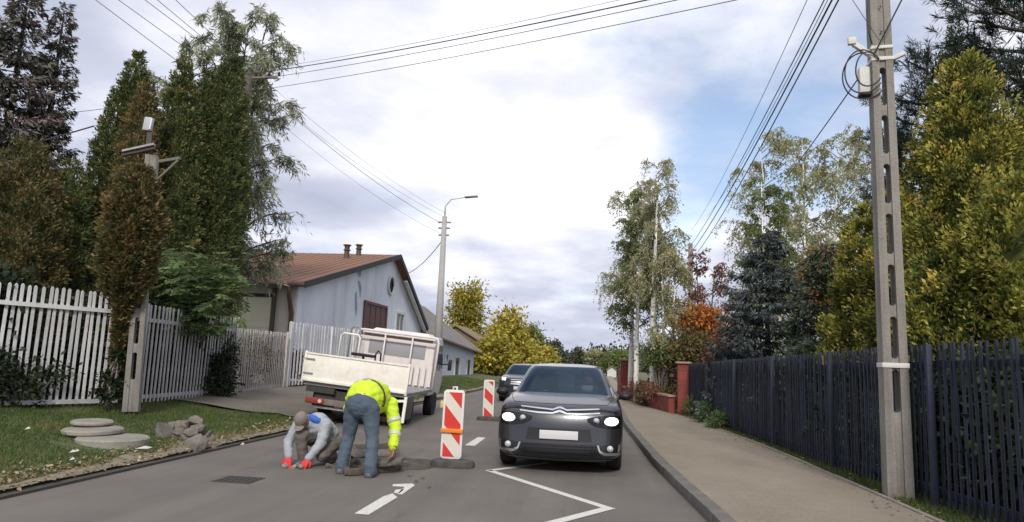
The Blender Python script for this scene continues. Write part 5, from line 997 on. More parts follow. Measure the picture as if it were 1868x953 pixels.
def thuja(name, label, base, h, prof, m, seed, nc=900, per=34, kper=.55, holes=None, lump2=None, z0=0.15, lean=(0, 0), spray=(.05, .10), cr=.15, leanp=1.0, gold=None, tint0=0.45, tvar=.2, loc_brown=None, trunk=True, upw=.75, depth=.22, cat='tree', grp=None, lump=.13):
    """columnar evergreen: prof = [(t, radius)] with upright flat sprays in clumps over a lumpy column"""
    rng = np.random.default_rng(seed); base = np.array(base, float); t = thing(name, label, cat, base, group=grp)
    ts, rs = [p[0] for p in prof], [p[1] for p in prof]; tt = np.linspace(0, 1, 200); pw = np.interp(tt, ts, rs)+.05; cdf = np.cumsum(pw)/pw.sum()
    tc = np.interp(rng.random(nc), cdf, tt); az = bias_az(rng, nc, base[0], base[1]); R = np.interp(tc, ts, rs)
    lum = np.array([noise.noise((math.cos(a)*1.6+seed, math.sin(a)*1.6, q*h*.75)) for a, q in zip(az, tc)]); lum2 = np.array([noise.noise((math.cos(a)*4+seed, math.sin(a)*4, q*h*2.2)) for a, q in zip(az, tc)])
    R = R*(1+lump*2*lum+(lump if lump2 is None else lump2)*lum2)-(rng.random(nc)**1.6*1.6-.25)*depth*np.minimum(1, R)
    o = np.stack([np.cos(az), np.sin(az), np.full(nc, .15)], 1); z = z0+tc*(h-z0); ln = np.array([lean[0], lean[1], 0.])
    C = np.stack([np.cos(az)*R, np.sin(az)*R, z], 1)+(tc**leanp)[:, None]*ln
    ct = np.clip(tint0+tvar*rng.normal(size=nc)+.35*lum2, 0, 1)
    if holes is not None:        # gaps between the boughs
        keep = np.array([noise.noise((c[0]*2.1+seed, c[1]*2.1, c[2]*2.6)) > holes for c in C]) | (tc > .93); C, o, R, tc, ct, az = C[keep], o[keep], R[keep], tc[keep], ct[keep], az[keep]; nc = len(C)
    if loc_brown is not None: ct = np.clip(ct+loc_brown(C, rng), 0, 1)
    idx = np.repeat(np.arange(nc), int(per*kper)); n = len(idx); up = np.array([0, 0, 1.])
    # each clump is a flat fan-shaped frond of small scale sprays, pointing up and out
    fd = nrm(o*.62+up*upw+rng.normal(size=(nc, 3))*.33); fs = nrm(np.cross(fd, rng.normal(size=(nc, 3)))); fl = rng.uniform(.75, 1.35, nc)*cr*2.0*np.minimum(1, .45+R/.6)
    u = rng.random(n)**.8; lat = rng.uniform(-1, 1, n)*np.sin(np.pi*np.clip(u*.8+.12, 0, 1))*.5
    B = C[idx]+fd[idx]*(fl[idx]*(u-.35))[:, None]+fs[idx]*(fl[idx]*lat)[:, None]+rng.normal(size=(n, 3))*(cr*.16)
    D = fd[idx]*.8+fs[idx]*(lat*1.5)[:, None]+rng.normal(size=(n, 3))*.28
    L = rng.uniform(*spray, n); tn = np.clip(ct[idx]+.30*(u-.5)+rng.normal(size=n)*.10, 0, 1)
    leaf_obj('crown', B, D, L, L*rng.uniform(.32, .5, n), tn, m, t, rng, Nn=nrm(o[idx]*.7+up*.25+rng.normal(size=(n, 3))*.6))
    # inner mass of foliage so that no sky shows through the heart of the column
    b = MB(); k = 20; nn = 22
    for j in range(nn):
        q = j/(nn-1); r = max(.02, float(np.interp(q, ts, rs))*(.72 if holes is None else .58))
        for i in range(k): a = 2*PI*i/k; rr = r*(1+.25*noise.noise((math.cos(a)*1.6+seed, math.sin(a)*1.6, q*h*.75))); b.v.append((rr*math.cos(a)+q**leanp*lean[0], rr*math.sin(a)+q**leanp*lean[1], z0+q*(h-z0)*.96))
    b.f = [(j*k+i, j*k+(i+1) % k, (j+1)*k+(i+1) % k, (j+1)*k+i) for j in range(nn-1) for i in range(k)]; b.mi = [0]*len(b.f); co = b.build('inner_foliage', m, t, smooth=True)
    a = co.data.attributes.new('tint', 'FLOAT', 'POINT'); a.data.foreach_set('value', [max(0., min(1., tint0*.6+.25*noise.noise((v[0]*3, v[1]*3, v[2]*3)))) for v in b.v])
    if trunk: MB().tube([(0, 0, -.1), (lean[0]*.3, lean[1]*.3, h*.4)], [.11, .06], 8).build('trunk', m_bark, t, smooth=True)
    return t
def spruce(name, label, base, h, Rb, m, seed, whorl=.26, nb=9, z0=.3, droop=.25, spray=(.10, .19), dens=30, thin=1.0, rp=.85, cat='tree', tint0=.45, upt=.15):
    rng = np.random.default_rng(seed); base = np.array(base, float); t = thing(name, label, cat, base)
    MB().tube([(0, 0, -.1), (0, 0, h*.5), (0, 0, h*.98)], [.06+h*.016, .03+h*.008, .012], 9).build('trunk', m_bark, t, smooth=True)
    br = MB(); Bs, Ds, Ts = [], [], []; z = z0
    while z < h-.05:
        q = (z-z0)/(h-z0); R = Rb*(1-q)**rp+.06; k = max(4, int(nb*(.5+.5*(1-q))))
        az = bias_az(rng, k, base[0], base[1], .7)
        for a in az:
            L = R*rng.uniform(.72, 1.12); dr = droop*rng.uniform(.6, 1.3)*(1-q*.7); d = np.array([math.cos(a), math.sin(a), 0]); s = np.array([-d[1], d[0], 0]); ns = 6
            u = np.linspace(0, 1, ns); P = d[None]*(u*L)[:, None]; P[:, 2] = z+L*(-dr*u+(dr*.75+upt)*u**2.2)+rng.uniform(-.08, .08)
            br.tube([tuple(p) for p in P], [.022*(1-.8*x)*(.4+L*.6) for x in u], 4, cap=False)
            m_ = max(6, int(dens*L)); uu = rng.random(m_)**.75*.97+.03; pc = np.stack([np.interp(uu, u, P[:, i]) for i in range(3)], 1)
            side = rng.choice([-1, 1], m_); wlen = (.10+.30*L*(1-uu)*thin)
            off = s[None]*(side*wlen*rng.random(m_))[:, None]+d[None]*(wlen*.35*rng.random(m_))[:, None]; off[:, 2] -= np.abs(side*wlen)*.25*rng.random(m_)
            dirs = s[None]*(side*.75)[:, None]+d[None]*.8+np.array([0, 0, -.12])+rng.normal(size=(m_, 3))*.25
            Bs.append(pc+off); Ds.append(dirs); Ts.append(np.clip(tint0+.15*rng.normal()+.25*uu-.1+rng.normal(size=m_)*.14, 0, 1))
            # hanging second layer
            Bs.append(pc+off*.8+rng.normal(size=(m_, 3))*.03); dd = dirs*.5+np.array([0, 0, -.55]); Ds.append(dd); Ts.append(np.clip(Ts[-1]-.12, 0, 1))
        z += whorl*rng.uniform(.75, 1.2)*(1.15-.55*q)
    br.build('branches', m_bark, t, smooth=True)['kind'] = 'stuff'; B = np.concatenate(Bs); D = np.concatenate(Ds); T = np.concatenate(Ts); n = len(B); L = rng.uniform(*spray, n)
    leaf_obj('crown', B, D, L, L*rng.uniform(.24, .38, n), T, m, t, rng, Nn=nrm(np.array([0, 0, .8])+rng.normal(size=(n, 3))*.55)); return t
def airy(name, label, base, h, m, seed, trunks=((0, 0, 0, 0),), crown=(.3, 1.0), R=2.0, limbs=16, twigs=9, leaves=16, leaf=.09, tr=.09, bark=None, droop=.9, rise=.9, shape=None, lw=.55, cat='tree', twig_len=(.5, 1.1), hang=.6, twmat=None, topthin=1.0, grp=None):
    """birch or willow like tree: rising limbs with thin hanging twigs carrying small leaves. trunks: (dx, dy, lean x, lean y)"""
    rng = np.random.default_rng(seed); base = np.array(base, float); t = thing(name, label, cat, base, group=grp); Bs, Ds, Ts = [], [], []; tw = MB(); lb = MB()
    for (dx, dy, lx, ly) in trunks:
        hh = h*rng.uniform(.88, 1.0); pts = []; ph = rng.uniform(0, 6)
        for k in range(9): q = k/8; pts.append(np.array([dx+lx*q*hh+.06*math.sin(ph+q*5)*hh*.12, dy+ly*q*hh+.05*math.cos(ph+q*4)*hh*.1, -.1+q*hh]))
        MB().tube([tuple(p) for p in pts], [max(.008, tr*(1-.93*k/8)) for k in range(9)], 10).build('trunk', bark or m_birch, t, smooth=True)
        for j in range(limbs):
            q = crown[0]+(crown[1]-crown[0])*((j+rng.random())/limbs)**.9; p0 = np.array([np.interp(q, np.linspace(0, 1, 9), [p[i] for p in pts]) for i in range(3)]); a = rng.uniform(0, 2*PI)
            rel = (q-crown[0])/(crown[1]-crown[0]); Rl = R*(shape(rel) if shape else (1-.8*rel)*(.55+.9*min(rel*3, 1)*.5))*rng.uniform(.7, 1.15); d = np.array([math.cos(a), math.sin(a), 0]); ns = 7; u = np.linspace(0, 1, ns)
            P = p0[None]+d[None]*(u*Rl)[:, None]; P[:, 2] += Rl*(rise*u-.35*droop*u**2.5)+.03*rng.normal(size=ns); P[:, :2] += .05*Rl*rng.normal(size=(ns, 2))*u[:, None]
            lb.tube([tuple(p) for p in P], [max(.005, tr*.33*(1-.85*x)*(1-.5*rel)) for x in u], 5, cap=False)
            nt_ = max(3, int(twigs*(.4+Rl/R)))
            for _ in range(nt_):
                v = rng.uniform(.25, 1.0); s0 = np.array([np.interp(v, u, P[:, i]) for i in range(3)]); aa = a+rng.normal()*1.0; dd = np.array([math.cos(aa), math.sin(aa), 0]); l = rng.uniform(*twig_len)*(1-.4*rel); un = np.linspace(0, 1, 5)
                Q = s0[None]+dd[None]*(l*.55*un)[:, None]; Q[:, 2] += l*(.32*un-(.32+hang)*un**2)*rng.uniform(.6, 1.2)
                tw.tube([tuple(p) for p in Q], [.006*(1-.6*x) for x in un], 3, cap=False)
                nl = max(2, int(leaves*rng.uniform(.5, 1.4)*(1-(1-topthin)*rel))); w_ = rng.random(nl)*.95+.05; pb = np.stack([np.interp(w_, un, Q[:, i]) for i in range(3)], 1)+rng.normal(size=(nl, 3))*.045
                Bs.append(pb); Ds.append(dd[None]*.4+np.array([0, 0, -.7])+rng.normal(size=(nl, 3))*.55); Ts.append(np.clip(.5+.17*rng.normal()+.15*rng.normal(size=nl), 0, 1))
    lb.build('limbs', bark or m_twig, t, smooth=True)['kind'] = 'stuff'; tw.build('twigs', twmat or m_twig, t)['kind'] = 'stuff'; B = np.concatenate(Bs); D = np.concatenate(Ds); n = len(B); L = leaf*rng.uniform(.7, 1.3, n)
    ow = B*np.array([1, 1, 0.]); leaf_obj('crown', B, D, L, L*lw, np.concatenate(Ts), m, t, rng, Nn=nrm(nrm(ow)*.7+np.array([0, 0, .35])+rng.normal(size=(n, 3))*.6)); return t
def bushy(name, label, base, blobs, m, seed, nc=160, per=40, leaf=(.08, .14), cr=.2, lw=.55, stem=None, droop=-.1, cat='shrub', grp=None, tint0=.45, hollow=.6, bark=None, outw=.8):
    """shrub or broadleaf crown made of leaf clumps spread through overlapping blobs (cx, cy, cz, rx, ry, rz)"""
    rng = np.random.default_rng(seed); base = np.array(base, float); t = thing(name, label, cat, base, group=grp); vol = np.array([b[3]*b[4]*b[5] for b in blobs])**.75; pk = rng.choice(len(blobs), nc, p=vol/vol.sum()); bl = np.array(blobs)[pk]
    d = nrm(rng.normal(size=(nc, 3))); rr = (hollow+(1-hollow)*rng.random(nc))*rng.uniform(.8, 1.12, nc); C = bl[:, :3]+d*rr[:, None]*bl[:, 3:]; ct = np.clip(tint0+.2*rng.normal(size=nc), 0, 1)
    idx = np.repeat(np.arange(nc), per); n = len(idx); B = C[idx]+rng.normal(size=(n, 3))*cr*np.array([1, 1, .7]); D = d[idx]*outw+np.array([0, 0, droop])+rng.normal(size=(n, 3))*.55; L = rng.uniform(*leaf, n)
    leaf_obj('crown', B, D, L, L*lw, np.clip(ct[idx]+rng.normal(size=n)*.12, 0, 1), m, t, rng, Nn=nrm(d[idx]*.8+np.array([0, 0, .3])+rng.normal(size=(n, 3))*.6))
    sb = MB(); rq = random.Random(seed)
    for k in range(min(nc, 26)):
        c = C[rq.randrange(nc)]; s0 = Vector(stem[:3]) if stem else Vector((0, 0, 0)); mid = s0.lerp(Vector(c), .5)+Vector((rq.uniform(-.1, .1), rq.uniform(-.1, .1), .12)); sb.tube([s0, mid, Vector(c)], [(stem[3] if stem else .03)*.6, .016, .006], 5, cap=False)
    if stem: sb.tube([(s0.x*.5, s0.y*.5, -.1), s0], [stem[3]*1.15, stem[3]*.8], 8)
    sb.build('branches', bark or m_twig, t, smooth=True)['kind'] = 'stuff'; return t
def pine(name, label, base, h, limbs, m, seed, tr=.16, needle=(.14, .22)):
    """limbs: (start height, azimuth, length, rise) each ending in tufts of long needles"""
    rng = np.random.default_rng(seed); base = np.array(base, float); t = thing(name, label, 'tree', base); MB().tube([(0, 0, -.1), (0.05, 0, h*.5), (0, 0, h)], [tr, tr*.7, .03], 9).build('trunk', m_bark, t, smooth=True)
    br = MB(); Bs, Ds, Ts = [], [], []
    for (z, a, L, rise) in limbs:
        d = np.array([math.cos(a), math.sin(a), 0]); u = np.linspace(0, 1, 6); P = d[None]*(u*L)[:, None]; P[:, 2] = z+L*rise*u**1.4; br.tube([tuple(p) for p in P], [.045*(1-.75*x) for x in u], 5, cap=False)
        for _ in range(int(9+L*9)):
            v = rng.uniform(.25, 1.02); c = np.array([np.interp(v, u, P[:, i]) for i in range(3)])+rng.normal(size=3)*np.array([.22, .22, .14])*(.6+.3*L); ax = nrm(d*.6+np.array([0, 0, .8])+rng.normal(size=3)*.35); k = 46; ll = rng.random(k)*.34
            Bs.append(c[None]+ax[None]*ll[:, None]); Ds.append(ax[None]*.75+rng.normal(size=(k, 3))*.55); Ts.append(np.clip(.45+.2*rng.normal()+.12*rng.normal(size=k), 0, 1)); br.tube([tuple(P[int(v*4.9)]), tuple(c)], [.012, .006], 3, cap=False)
    br.build('branches', m_bark, t, smooth=True)['kind'] = 'stuff'; B = np.concatenate(Bs); n = len(B); L = rng.uniform(*needle, n); leaf_obj('crown', B, np.concatenate(Ds), L, .016+0*L, np.concatenate(Ts), m, t, rng, wide=.4); return t

# ---------------------------------------------------------------- left garden
GZ = .42
def topz(px, py, Y): return at(px, py, Y).z
def foot(px, py, Y, z=GZ): p = at(px, py, Y); return (p.x, Y, z)
# spruce at the far left edge, reaching out of the frame, and its golden-brown neighbours
spruce('spruce_tree', 'tall purplish spruce at the far left edge of the photo', foot(20, 200, 13.5), 9.6, 2.1, LM['spruce_purple'], 11, whorl=.34, nb=11, droop=.35, spray=(.12, .22), dens=56, tint0=.55)
spruce('spruce_tree', 'slim pointed spruce right of the purplish spruce at far left', foot(92, 200, 14.2), topz(97, 8, 14.2)-GZ, 1.05, LM['spruce_purple'], 12, whorl=.24, nb=8, droop=.15, dens=56, tint0=.5, rp=.7)
thuja('thuja_tree', 'olive brown conifer low at the far left above the white gate', foot(30, 400, 12.6), topz(30, 262, 12.6)-GZ, [(0, .8), (.3, 1.0), (.6, .85), (.85, .5), (1, .12)], LM['thuja_brown'], 13, nc=1500, per=52, tint0=.42, lump=.22)
thuja('thuja_tree', 'dark conifer filling the gap beside the tall pointed column', foot(112, 450, 13.6), topz(108, 300, 13.6)-GZ, [(0, .5), (.3, .62), (.7, .48), (1, .1)], LM['thuja_dark'], 14, nc=900, per=48, tint0=.45, lump=.2)
Y1 = 15.0
thuja('thuja_tree', 'tall dark column conifer with sharp tip, leftmost of the clipped row', foot(178, 450, Y1), topz(233, 98, Y1)-GZ, [(0, .68), (.25, .73), (.5, .64), (.75, .46), (.92, .20), (1, .03)], LM['thuja_dark'], 15, nc=2300, per=50, lean=(.46, 0), tint0=.42, lump=.09, cr=.12, depth=.15)
thuja('thuja_tree', 'rust brown column conifer hanging over the concrete lamp pole', (-8.95, 12.25, GZ), 4.15, [(0, .04), (.36, .06), (.43, .22), (.52, .33), (.78, .33), (.93, .2), (1, .06)], LM['thuja_brown'], 16, nc=1500, per=52, lean=(.92, -1.42), leanp=.25, z0=.3, tint0=.45, lump=.16, cr=.12, depth=.15)
thuja('thuja_tree', 'dark column conifer behind the floodlight', foot(300, 450, 15.6), topz(292, 112, 15.6)-GZ, [(0, .70), (.3, .75), (.6, .62), (.85, .36), (1, .06)], LM['thuja_dark'], 17, nc=2000, per=50, tint0=.48, lump=.14, cr=.13)
thuja('thuja_tree', 'dark column conifer with pointed tip, rightmost of the clipped row', foot(380, 450, 16.7), topz(402, 95, 16.7)-GZ, [(0, .74), (.3, .76), (.55, .68), (.8, .44), (.93, .2), (1, .03)], LM['thuja_dark'], 18, nc=2200, per=50, lean=(.18, 0), tint0=.40, lump=.1, cr=.13)
thuja('thuja_tree', 'dark column conifer in the middle of the clipped row', foot(345, 450, 16.3), topz(343, 128, 16.3)-GZ, [(0, .6), (.3, .62), (.6, .5), (.85, .3), (1, .05)], LM['thuja_dark'], 118, nc=1500, per=46, tint0=.5, lump=.15, cr=.13)
thuja('thuja_tree', 'brownish column conifer rising behind the one at the lamp pole', foot(222, 450, 14.4), topz(250, 150, 14.4)-GZ, [(0, .42), (.3, .48), (.6, .42), (.85, .27), (1, .05)], LM['thuja_brown'], 119, nc=1200, per=46, lean=(.2, 0), tint0=.55, lump=.15, cr=.13)
airy('willow_tree', 'feathery silver green willow standing out behind the dark conifers', foot(375, 450, 19.5), topz(425, 38, 19.5)-GZ, LM['willow'], 19, trunks=((0, 0, .03, 0), (-.5, .3, -.07, 0), (.5, 0, .075, 0), (.2, -.3, .05, 0)), crown=(.26, 1.0), R=2.2, limbs=26, twigs=11, leaves=34, leaf=.22, lw=.17, tr=.13, bark=m_bark, hang=.7, rise=.8, twig_len=(.5, 1.1), shape=lambda r: 1.0-.45*r)
# rowan hanging over the fence
rw = at(360, 560, 12.6)
def compound(name, label, base, pts, m, seed):
    rng = np.random.default_rng(seed); base = np.array(base, float); t = thing(name, label, 'shrub', base); Bs, Ds, Ts, Ns, Ls = [], [], [], [], []; tw = MB()
    for (c, r, n) in pts:
        for _ in range(n):
            p = np.array(c)+rng.normal(size=3)*np.array(r)-base; a = rng.uniform(0, 2*PI); d = nrm(np.array([math.cos(a), math.sin(a)*.8-.35, rng.uniform(-.7, .25)])); s = nrm(np.cross(d, np.array([0, 0, 1.])+rng.normal(size=3)*.25)); L = rng.uniform(.30, .46); k = 6; tt = rng.normal()*.16+.5
            tw.tube([tuple(p), tuple(p+d*L)], [.006, .003], 3, cap=False)
            for j in range(k):
                q = p+d*L*(.2+.8*j/k)
                for sd in (-1, 1): Bs.append(q); Ds.append(s*sd+d*.55+np.array([0, 0, -.25])+rng.normal(size=3)*.12); Ts.append(tt+rng.normal()*.08); Ns.append(np.cross(d, s)+rng.normal(size=3)*.2); Ls.append(rng.uniform(.12, .18))
            Bs.append(p+d*L); Ds.append(d); Ts.append(tt); Ns.append(np.cross(d, s)); Ls.append(.13)
    Ls = np.array(Ls); leaf_obj('leaves', np.array(Bs), np.array(Ds), Ls, Ls*.36, np.clip(np.array(Ts), 0, 1), m, t, rng, Nn=nrm(np.array(Ns)))
    for (c, r, n) in pts: e = Vector(np.array(c)-base); tw.tube([(0, 0, -.1), (e.x*.25, e.y*.25, e.z*.6), tuple(e)], [.035, .022, .008], 6, cap=False)
    tw.build('branches', m_bark, t, smooth=True)['kind'] = 'stuff'; return t
A_ = lambda px, py, Y: tuple(at(px, py, Y))
compound('rowan_shrub', 'bright green shrub with feathered leaves hanging over the white fence', (-9.1, 15.0, .4), [(A_(305, 500, 13.9), (.28, .25, .24), 67), (A_(278, 490, 13.7), (.13, .2, .18), 24), (A_(355, 520, 13.9), (.32, .25, .27), 89), (A_(400, 500, 14.2), (.27, .25, .22), 59), (A_(348, 575, 13.8), (.24, .2, .22), 56), (A_(385, 570, 13.9), (.24, .2, .2), 48), (A_(325, 470, 14.8), (.18, .2, .15), 29), (A_(372, 600, 13.8), (.1, .12, .08), 12)], LM['rowan'], 21)
# dark growth behind and through the fences
bushy('ivy_shrub', 'dark green shrub growing through the left white gate', (-9.3, 10.45, .38), [(0, 0, .36, .2, .22, .36), (.22, .22, .6, .10, .12, .14), (-.3, -.4, .5, .3, .35, .5)], LM['dark'], 22, nc=110, per=36, leaf=(.06, .11), cr=.13)
bushy('ivy_shrub', 'ivy tuft climbing the white gate beside the lamp pole', tuple(at(200, 690, 11.2).xy)+(.45,), [(0, 0, .32, .12, .1, .25), (.05, .1, .95, .05, .06, .28)], LM['dark'], 23, nc=34, per=36, leaf=(.05, .09), cr=.06)
for k, (x, y, r, s_, lab) in enumerate([(-10.9, 8.9, .55, 39, 'dark hedge close behind the middle of the left white gate'), (-10.3, 9.9, .5, 40, 'dark hedge close behind the right half of the left white gate'), (-9.85, 22.0, .45, 37, 'dark hedge behind the bright white fence by the blue house'), (-10.6, 10.5, .9, 31, 'dark hedge mass behind the left white gate'), (-9.75, 12.8, .75, 32, 'dark hedge mass behind the lamp pole'), (-9.9, 14.6, .85, 33, 'dark hedge mass behind the shaded white fence'), (-12.0, 8.4, 1.0, 34, 'dark hedge mass behind the far left of the gate'), (-13.2, 11.2, 1.2, 38, 'dark hedge deep behind the left white gate')]):
    bushy('hedge', lab, (x, y, .4), [(0, 0, .8 if s_ != 37 else .5, r, r*(1 if s_ != 37 else 3.5), .9 if s_ != 37 else .5)]+([(.1, .2, 1.6, r*.8, r*.8, .7)] if s_ != 37 else []), LM['dark'], s_, nc=260, per=36, leaf=(.10, .18), cr=.17, hollow=.35, grp='hedge behind the white fence')
bushy('vine', 'brown vine on the rust stained driveway gate', (-9.25, 17.6, .4), [(0, 0, .95, .15, 1.35, .5)], LM['olive'], 35, nc=130, per=14, leaf=(.05, .09), cr=.15)
bushy('shrub', 'low dark shrub under the bright green rowan by the fence', (-8.7, 15.2, .36), [(0, 0, .45, .3, .45, .5), (-.1, .4, 1.1, .22, .3, .4)], LM['dark'], 36, nc=80, per=34, leaf=(.07, .12), cr=.12)

# ---------------------------------------------------------------- right gardens
def orange_spots(C, rng):
    k = np.zeros(len(C))
    for c in ((-.5, -1.2, 5.0), (-.2, -1.3, 2.4)): d = np.linalg.norm(C-np.array(c), axis=1); k += np.where(d < .36, .5*rng.random(len(C)), 0)
    return k
p = at(1775, 400, 11.6); thuja('thuja_tree', 'big golden green conifer right of the concrete pole', (p.x, 11.6, .1), topz(1778, 108, 11.6)-.1, [(0, 1.25), (.2, 1.42), (.45, 1.3), (.65, .98), (.82, .58), (.94, .24), (1, .04)], LM['thuja_gold'], 41, nc=3600, per=52, tint0=.43, tvar=.27, kper=.68, holes=-.13, lump2=.26, lump=.17, spray=(.045, .095), cr=.17, loc_brown=orange_spots, upw=.55)
p = at(1880, 500, 9.8); thuja('thuja_tree', 'golden green conifer cut by the right edge of the photo', (p.x, 9.8, .1), topz(1868, 330, 9.8)-.1, [(0, 1.0), (.3, 1.2), (.6, .95), (.85, .5), (1, .1)], LM['thuja_gold'], 42, kper=.62, holes=-.15, lump2=.24, nc=1600, per=52, tint0=.48, lump=.2, upw=.5)
p = at(1745, 560, 10.2); thuja('thuja_tree', 'low dull green conifer in front of the big golden one behind the fence', (p.x, 10.2, .1), topz(1745, 470, 10.2)-.1, [(0, .8), (.4, .85), (.75, .6), (1, .15)], LM['thuja_gold'], 43, nc=1000, per=44, tint0=.28, lump=.22)
p = at(1592, 520, 13.2); thuja('thuja_tree', 'yellow green conifer just left of the concrete pole', (p.x, 13.2, .1), topz(1605, 375, 13.2)-.1, [(0, .72), (.3, .8), (.6, .62), (.85, .34), (1, .06)], LM['thuja_gold'], 44, kper=.62, holes=-.17, lump2=.22, nc=1500, per=50, tint0=.42, lump=.16)
p = at(1755, 300, 15.0); thuja('thuja_tree', 'slim dark green conifer tip behind the big golden conifer', (p.x, 15.0, .1), topz(1752, 42, 15.0)-.1, [(0, .8), (.4, .8), (.7, .5), (.9, .22), (1, .03)], LM['thuja_dark'], 45, nc=900, per=36, tint0=.6, lump=.14)
rp = random.Random(5)
p = at(1700, 300, 16.5); H = topz(1705, 120, 16.5); pine('pine_tree', 'dark pine behind the concrete pole and golden conifer', (p.x, 16.5, .1), H, [(z, rp.uniform(2.0, 5.6), rp.uniform(.9, 1.5)*(1.25-z/H*.75), .45) for z in np.linspace(2.5, H-.2, 22)], LM['pine'], 46)
p = at(1880, 150, 13.5); H = topz(1880, -60, 13.5); pine('pine_tree', 'dark pine cut by the top right corner of the photo', (p.x, 13.5, .1), H, [(z, rp.uniform(2.2, 4.6), rp.uniform(.7, 1.15), .35) for z in np.linspace(5.0, H-.2, 22)], LM['pine'], 47)
p = at(1618, 330, 19); H = topz(1612, 250, 19); pine('pine_tree', 'small dark pine showing just left of the concrete pole', (p.x+.35, 19, .1), H, [(z, rp.uniform(2.0, 5.6), rp.uniform(.4, .8), .45) for z in np.linspace(2.5, H-.2, 16)], LM['pine'], 48)
p = at(1400, 560, 18.6); spruce('blue_spruce', 'blue grey spruce behind the navy fence', (p.x, 18.6, .1), topz(1405, 418, 18.6)-.1, 1.75, LM['spruce_blue'], 51, whorl=.30, nb=13, droop=.22, spray=(.11, .2), dens=44, rp=.62, tint0=.45)
p = at(1510, 560, 16.2); spruce('spruce_tree', 'dark green spruce between the blue spruce and the golden conifers', (p.x, 16.2, .1), topz(1525, 445, 16.2)-.1, 1.35, LM['spruce_dark'], 52, whorl=.26, nb=12, droop=.3, spray=(.10, .18), dens=44, rp=.6)
p = at(1450, 560, 14.6); bushy('shrub', 'green shrub top above the fence before the blue spruce', (p.x+.15, 14.6, .1), [(0, 0, .9, .7, .7, .9), (.3, .2, 1.5, .5, .5, .5)], LM['spruce_dark'], 53, nc=200, per=40, leaf=(.08, .15), cr=.15, tint0=.7)
# dark growth right behind the navy fence
for k, (px, Y, zt, lab) in enumerate([(1850, 7.4, 1.5, 'nearest dark undergrowth behind the navy fence'), (1760, 8.6, 1.6, 'dark undergrowth behind the fence right of the pole'), (1660, 9.6, 1.6, 'dark undergrowth behind the fence at the pole'), (1560, 11.6, 1.5, 'dark undergrowth behind the fence left of the pole'), (1480, 13.6, 1.4, 'farthest dark undergrowth behind the fence')]):
    fx = FA.x+(FB.x-FA.x)*(Y-FA.y)/(FB.y-FA.y); bushy('hedge', lab, (fx+1.0, Y, .1), [(0, 0, .7, .75, 1.1, .8), (.1, .2, zt-.3, .6, .9, .45)], LM['dark'], 61+k, nc=260, per=42, leaf=(.08, .15), cr=.16, hollow=.35, grp='undergrowth behind the navy fence', tint0=.4)
# big birch and companions
p = at(1475, 450, 29); airy('birch_tree', 'wide pale birch towering behind the blue spruce', (p.x, 29, .1), topz(1455, 205, 29)-.1, LM['birch'], 71, trunks=((0, 0, -.02, 0), (.8, .4, .06, 0), (-1.2, .2, -.05, 0), (1.8, .5, .10, 0)), crown=(.26, 1.0), R=3.0, limbs=26, twigs=13, leaves=30, leaf=.105, tr=.11, twig_len=(.7, 1.6), hang=.9, shape=lambda r: .95-.55*r)
p = at(1390, 480, 26); airy('birch_tree', 'greener birch crown left of the wide pale birch', (p.x, 26, .1), topz(1385, 320, 26)-.1, LM['birch_green'], 72, trunks=((0, 0, .01, 0), (.5, .3, .04, 0)), crown=(.2, 1.0), R=2.2, limbs=26, twigs=12, leaves=28, leaf=.10, tr=.10, twig_len=(.6, 1.2))
p = at(1515, 470, 25); bushy('maple_tree', 'small rust orange tree top above the dark spruce', (p.x, 25, .1), [(0, 0, 4.6, .8, .8, 1.1)], LM['orange'], 73, nc=110, per=34, leaf=(.10, .17), cr=.22, stem=(0, 0, 3.4, .07), cat='tree', tint0=.35)
# white trunked birches by the low wall
bx = lambda px, Y: at(px, 700, Y).x
airy('birch_tree', 'tall birch with white trunk right of the birch group by the red wall', (bx(1193, 25.0), 25.0, .1), topz(1185, 285, 25.0)-.1, LM['birch'], 74, trunks=((0, 0, .002, 0),), crown=(.42, 1.0), R=1.25, limbs=36, twigs=13, leaves=30, leaf=.085, tr=.14, twig_len=(.5, 1.15), hang=.9, shape=lambda r: 1.0-.65*r, topthin=.45)
airy('birch_tree', 'birch with forked pale trunk beside the red pillar', (bx(1212, 24.4), 24.4, .1), topz(1225, 430, 24.4)-.1, LM['birch'], 75, trunks=((0, 0, -.01, 0), (.25, .15, .03, 0)), crown=(.32, 1.0), R=.95, limbs=18, twigs=9, leaves=20, leaf=.09, tr=.085, twig_len=(.5, 1.0), shape=lambda r: 1.0-.5*r)
airy('birch_tree', 'birch with white trunk leftmost of the group by the red wall', (bx(1150, 28.5), 28.5, .1), topz(1140, 330, 28.5)-.1, LM['birch'], 76, trunks=((0, 0, -.01, 0),), crown=(.38, 1.0), R=1.3, limbs=34, twigs=13, leaves=30, leaf=.09, tr=.12, twig_len=(.6, 1.3), hang=1.0, shape=lambda r: 1.05-.6*r, topthin=.5)
airy('birch_tree', 'birch with white trunk second from the left by the red wall', (bx(1162, 26.8), 26.8, .1), topz(1168, 355, 26.8)-.1, LM['birch_green'], 77, trunks=((0, 0, .01, 0),), crown=(.34, 1.0), R=1.15, limbs=34, twigs=13, leaves=32, leaf=.09, tr=.12, twig_len=(.5, 1.1), shape=lambda r: 1.0-.5*r)
bushy('shrub', 'olive shrub at the foot of the birches', (bx(1205, 23.6)+.45, 23.9, .1), [(0, 0, .5, .5, .9, .35), (-.2, 2.0, .5, .35, .9, .35)], LM['olive'], 78, nc=110, per=34, leaf=(.07, .13), cr=.15)
bushy('shrub', 'dark red shrub behind the low brick wall', (2.75, 25.6, .1), [(0, 0, .7, .5, 1.6, .6), (.2, 1.5, 1.0, .5, 1.2, .7)], LM['red'], 79, nc=130, per=36, leaf=(.08, .14), cr=.18, tint0=.25)
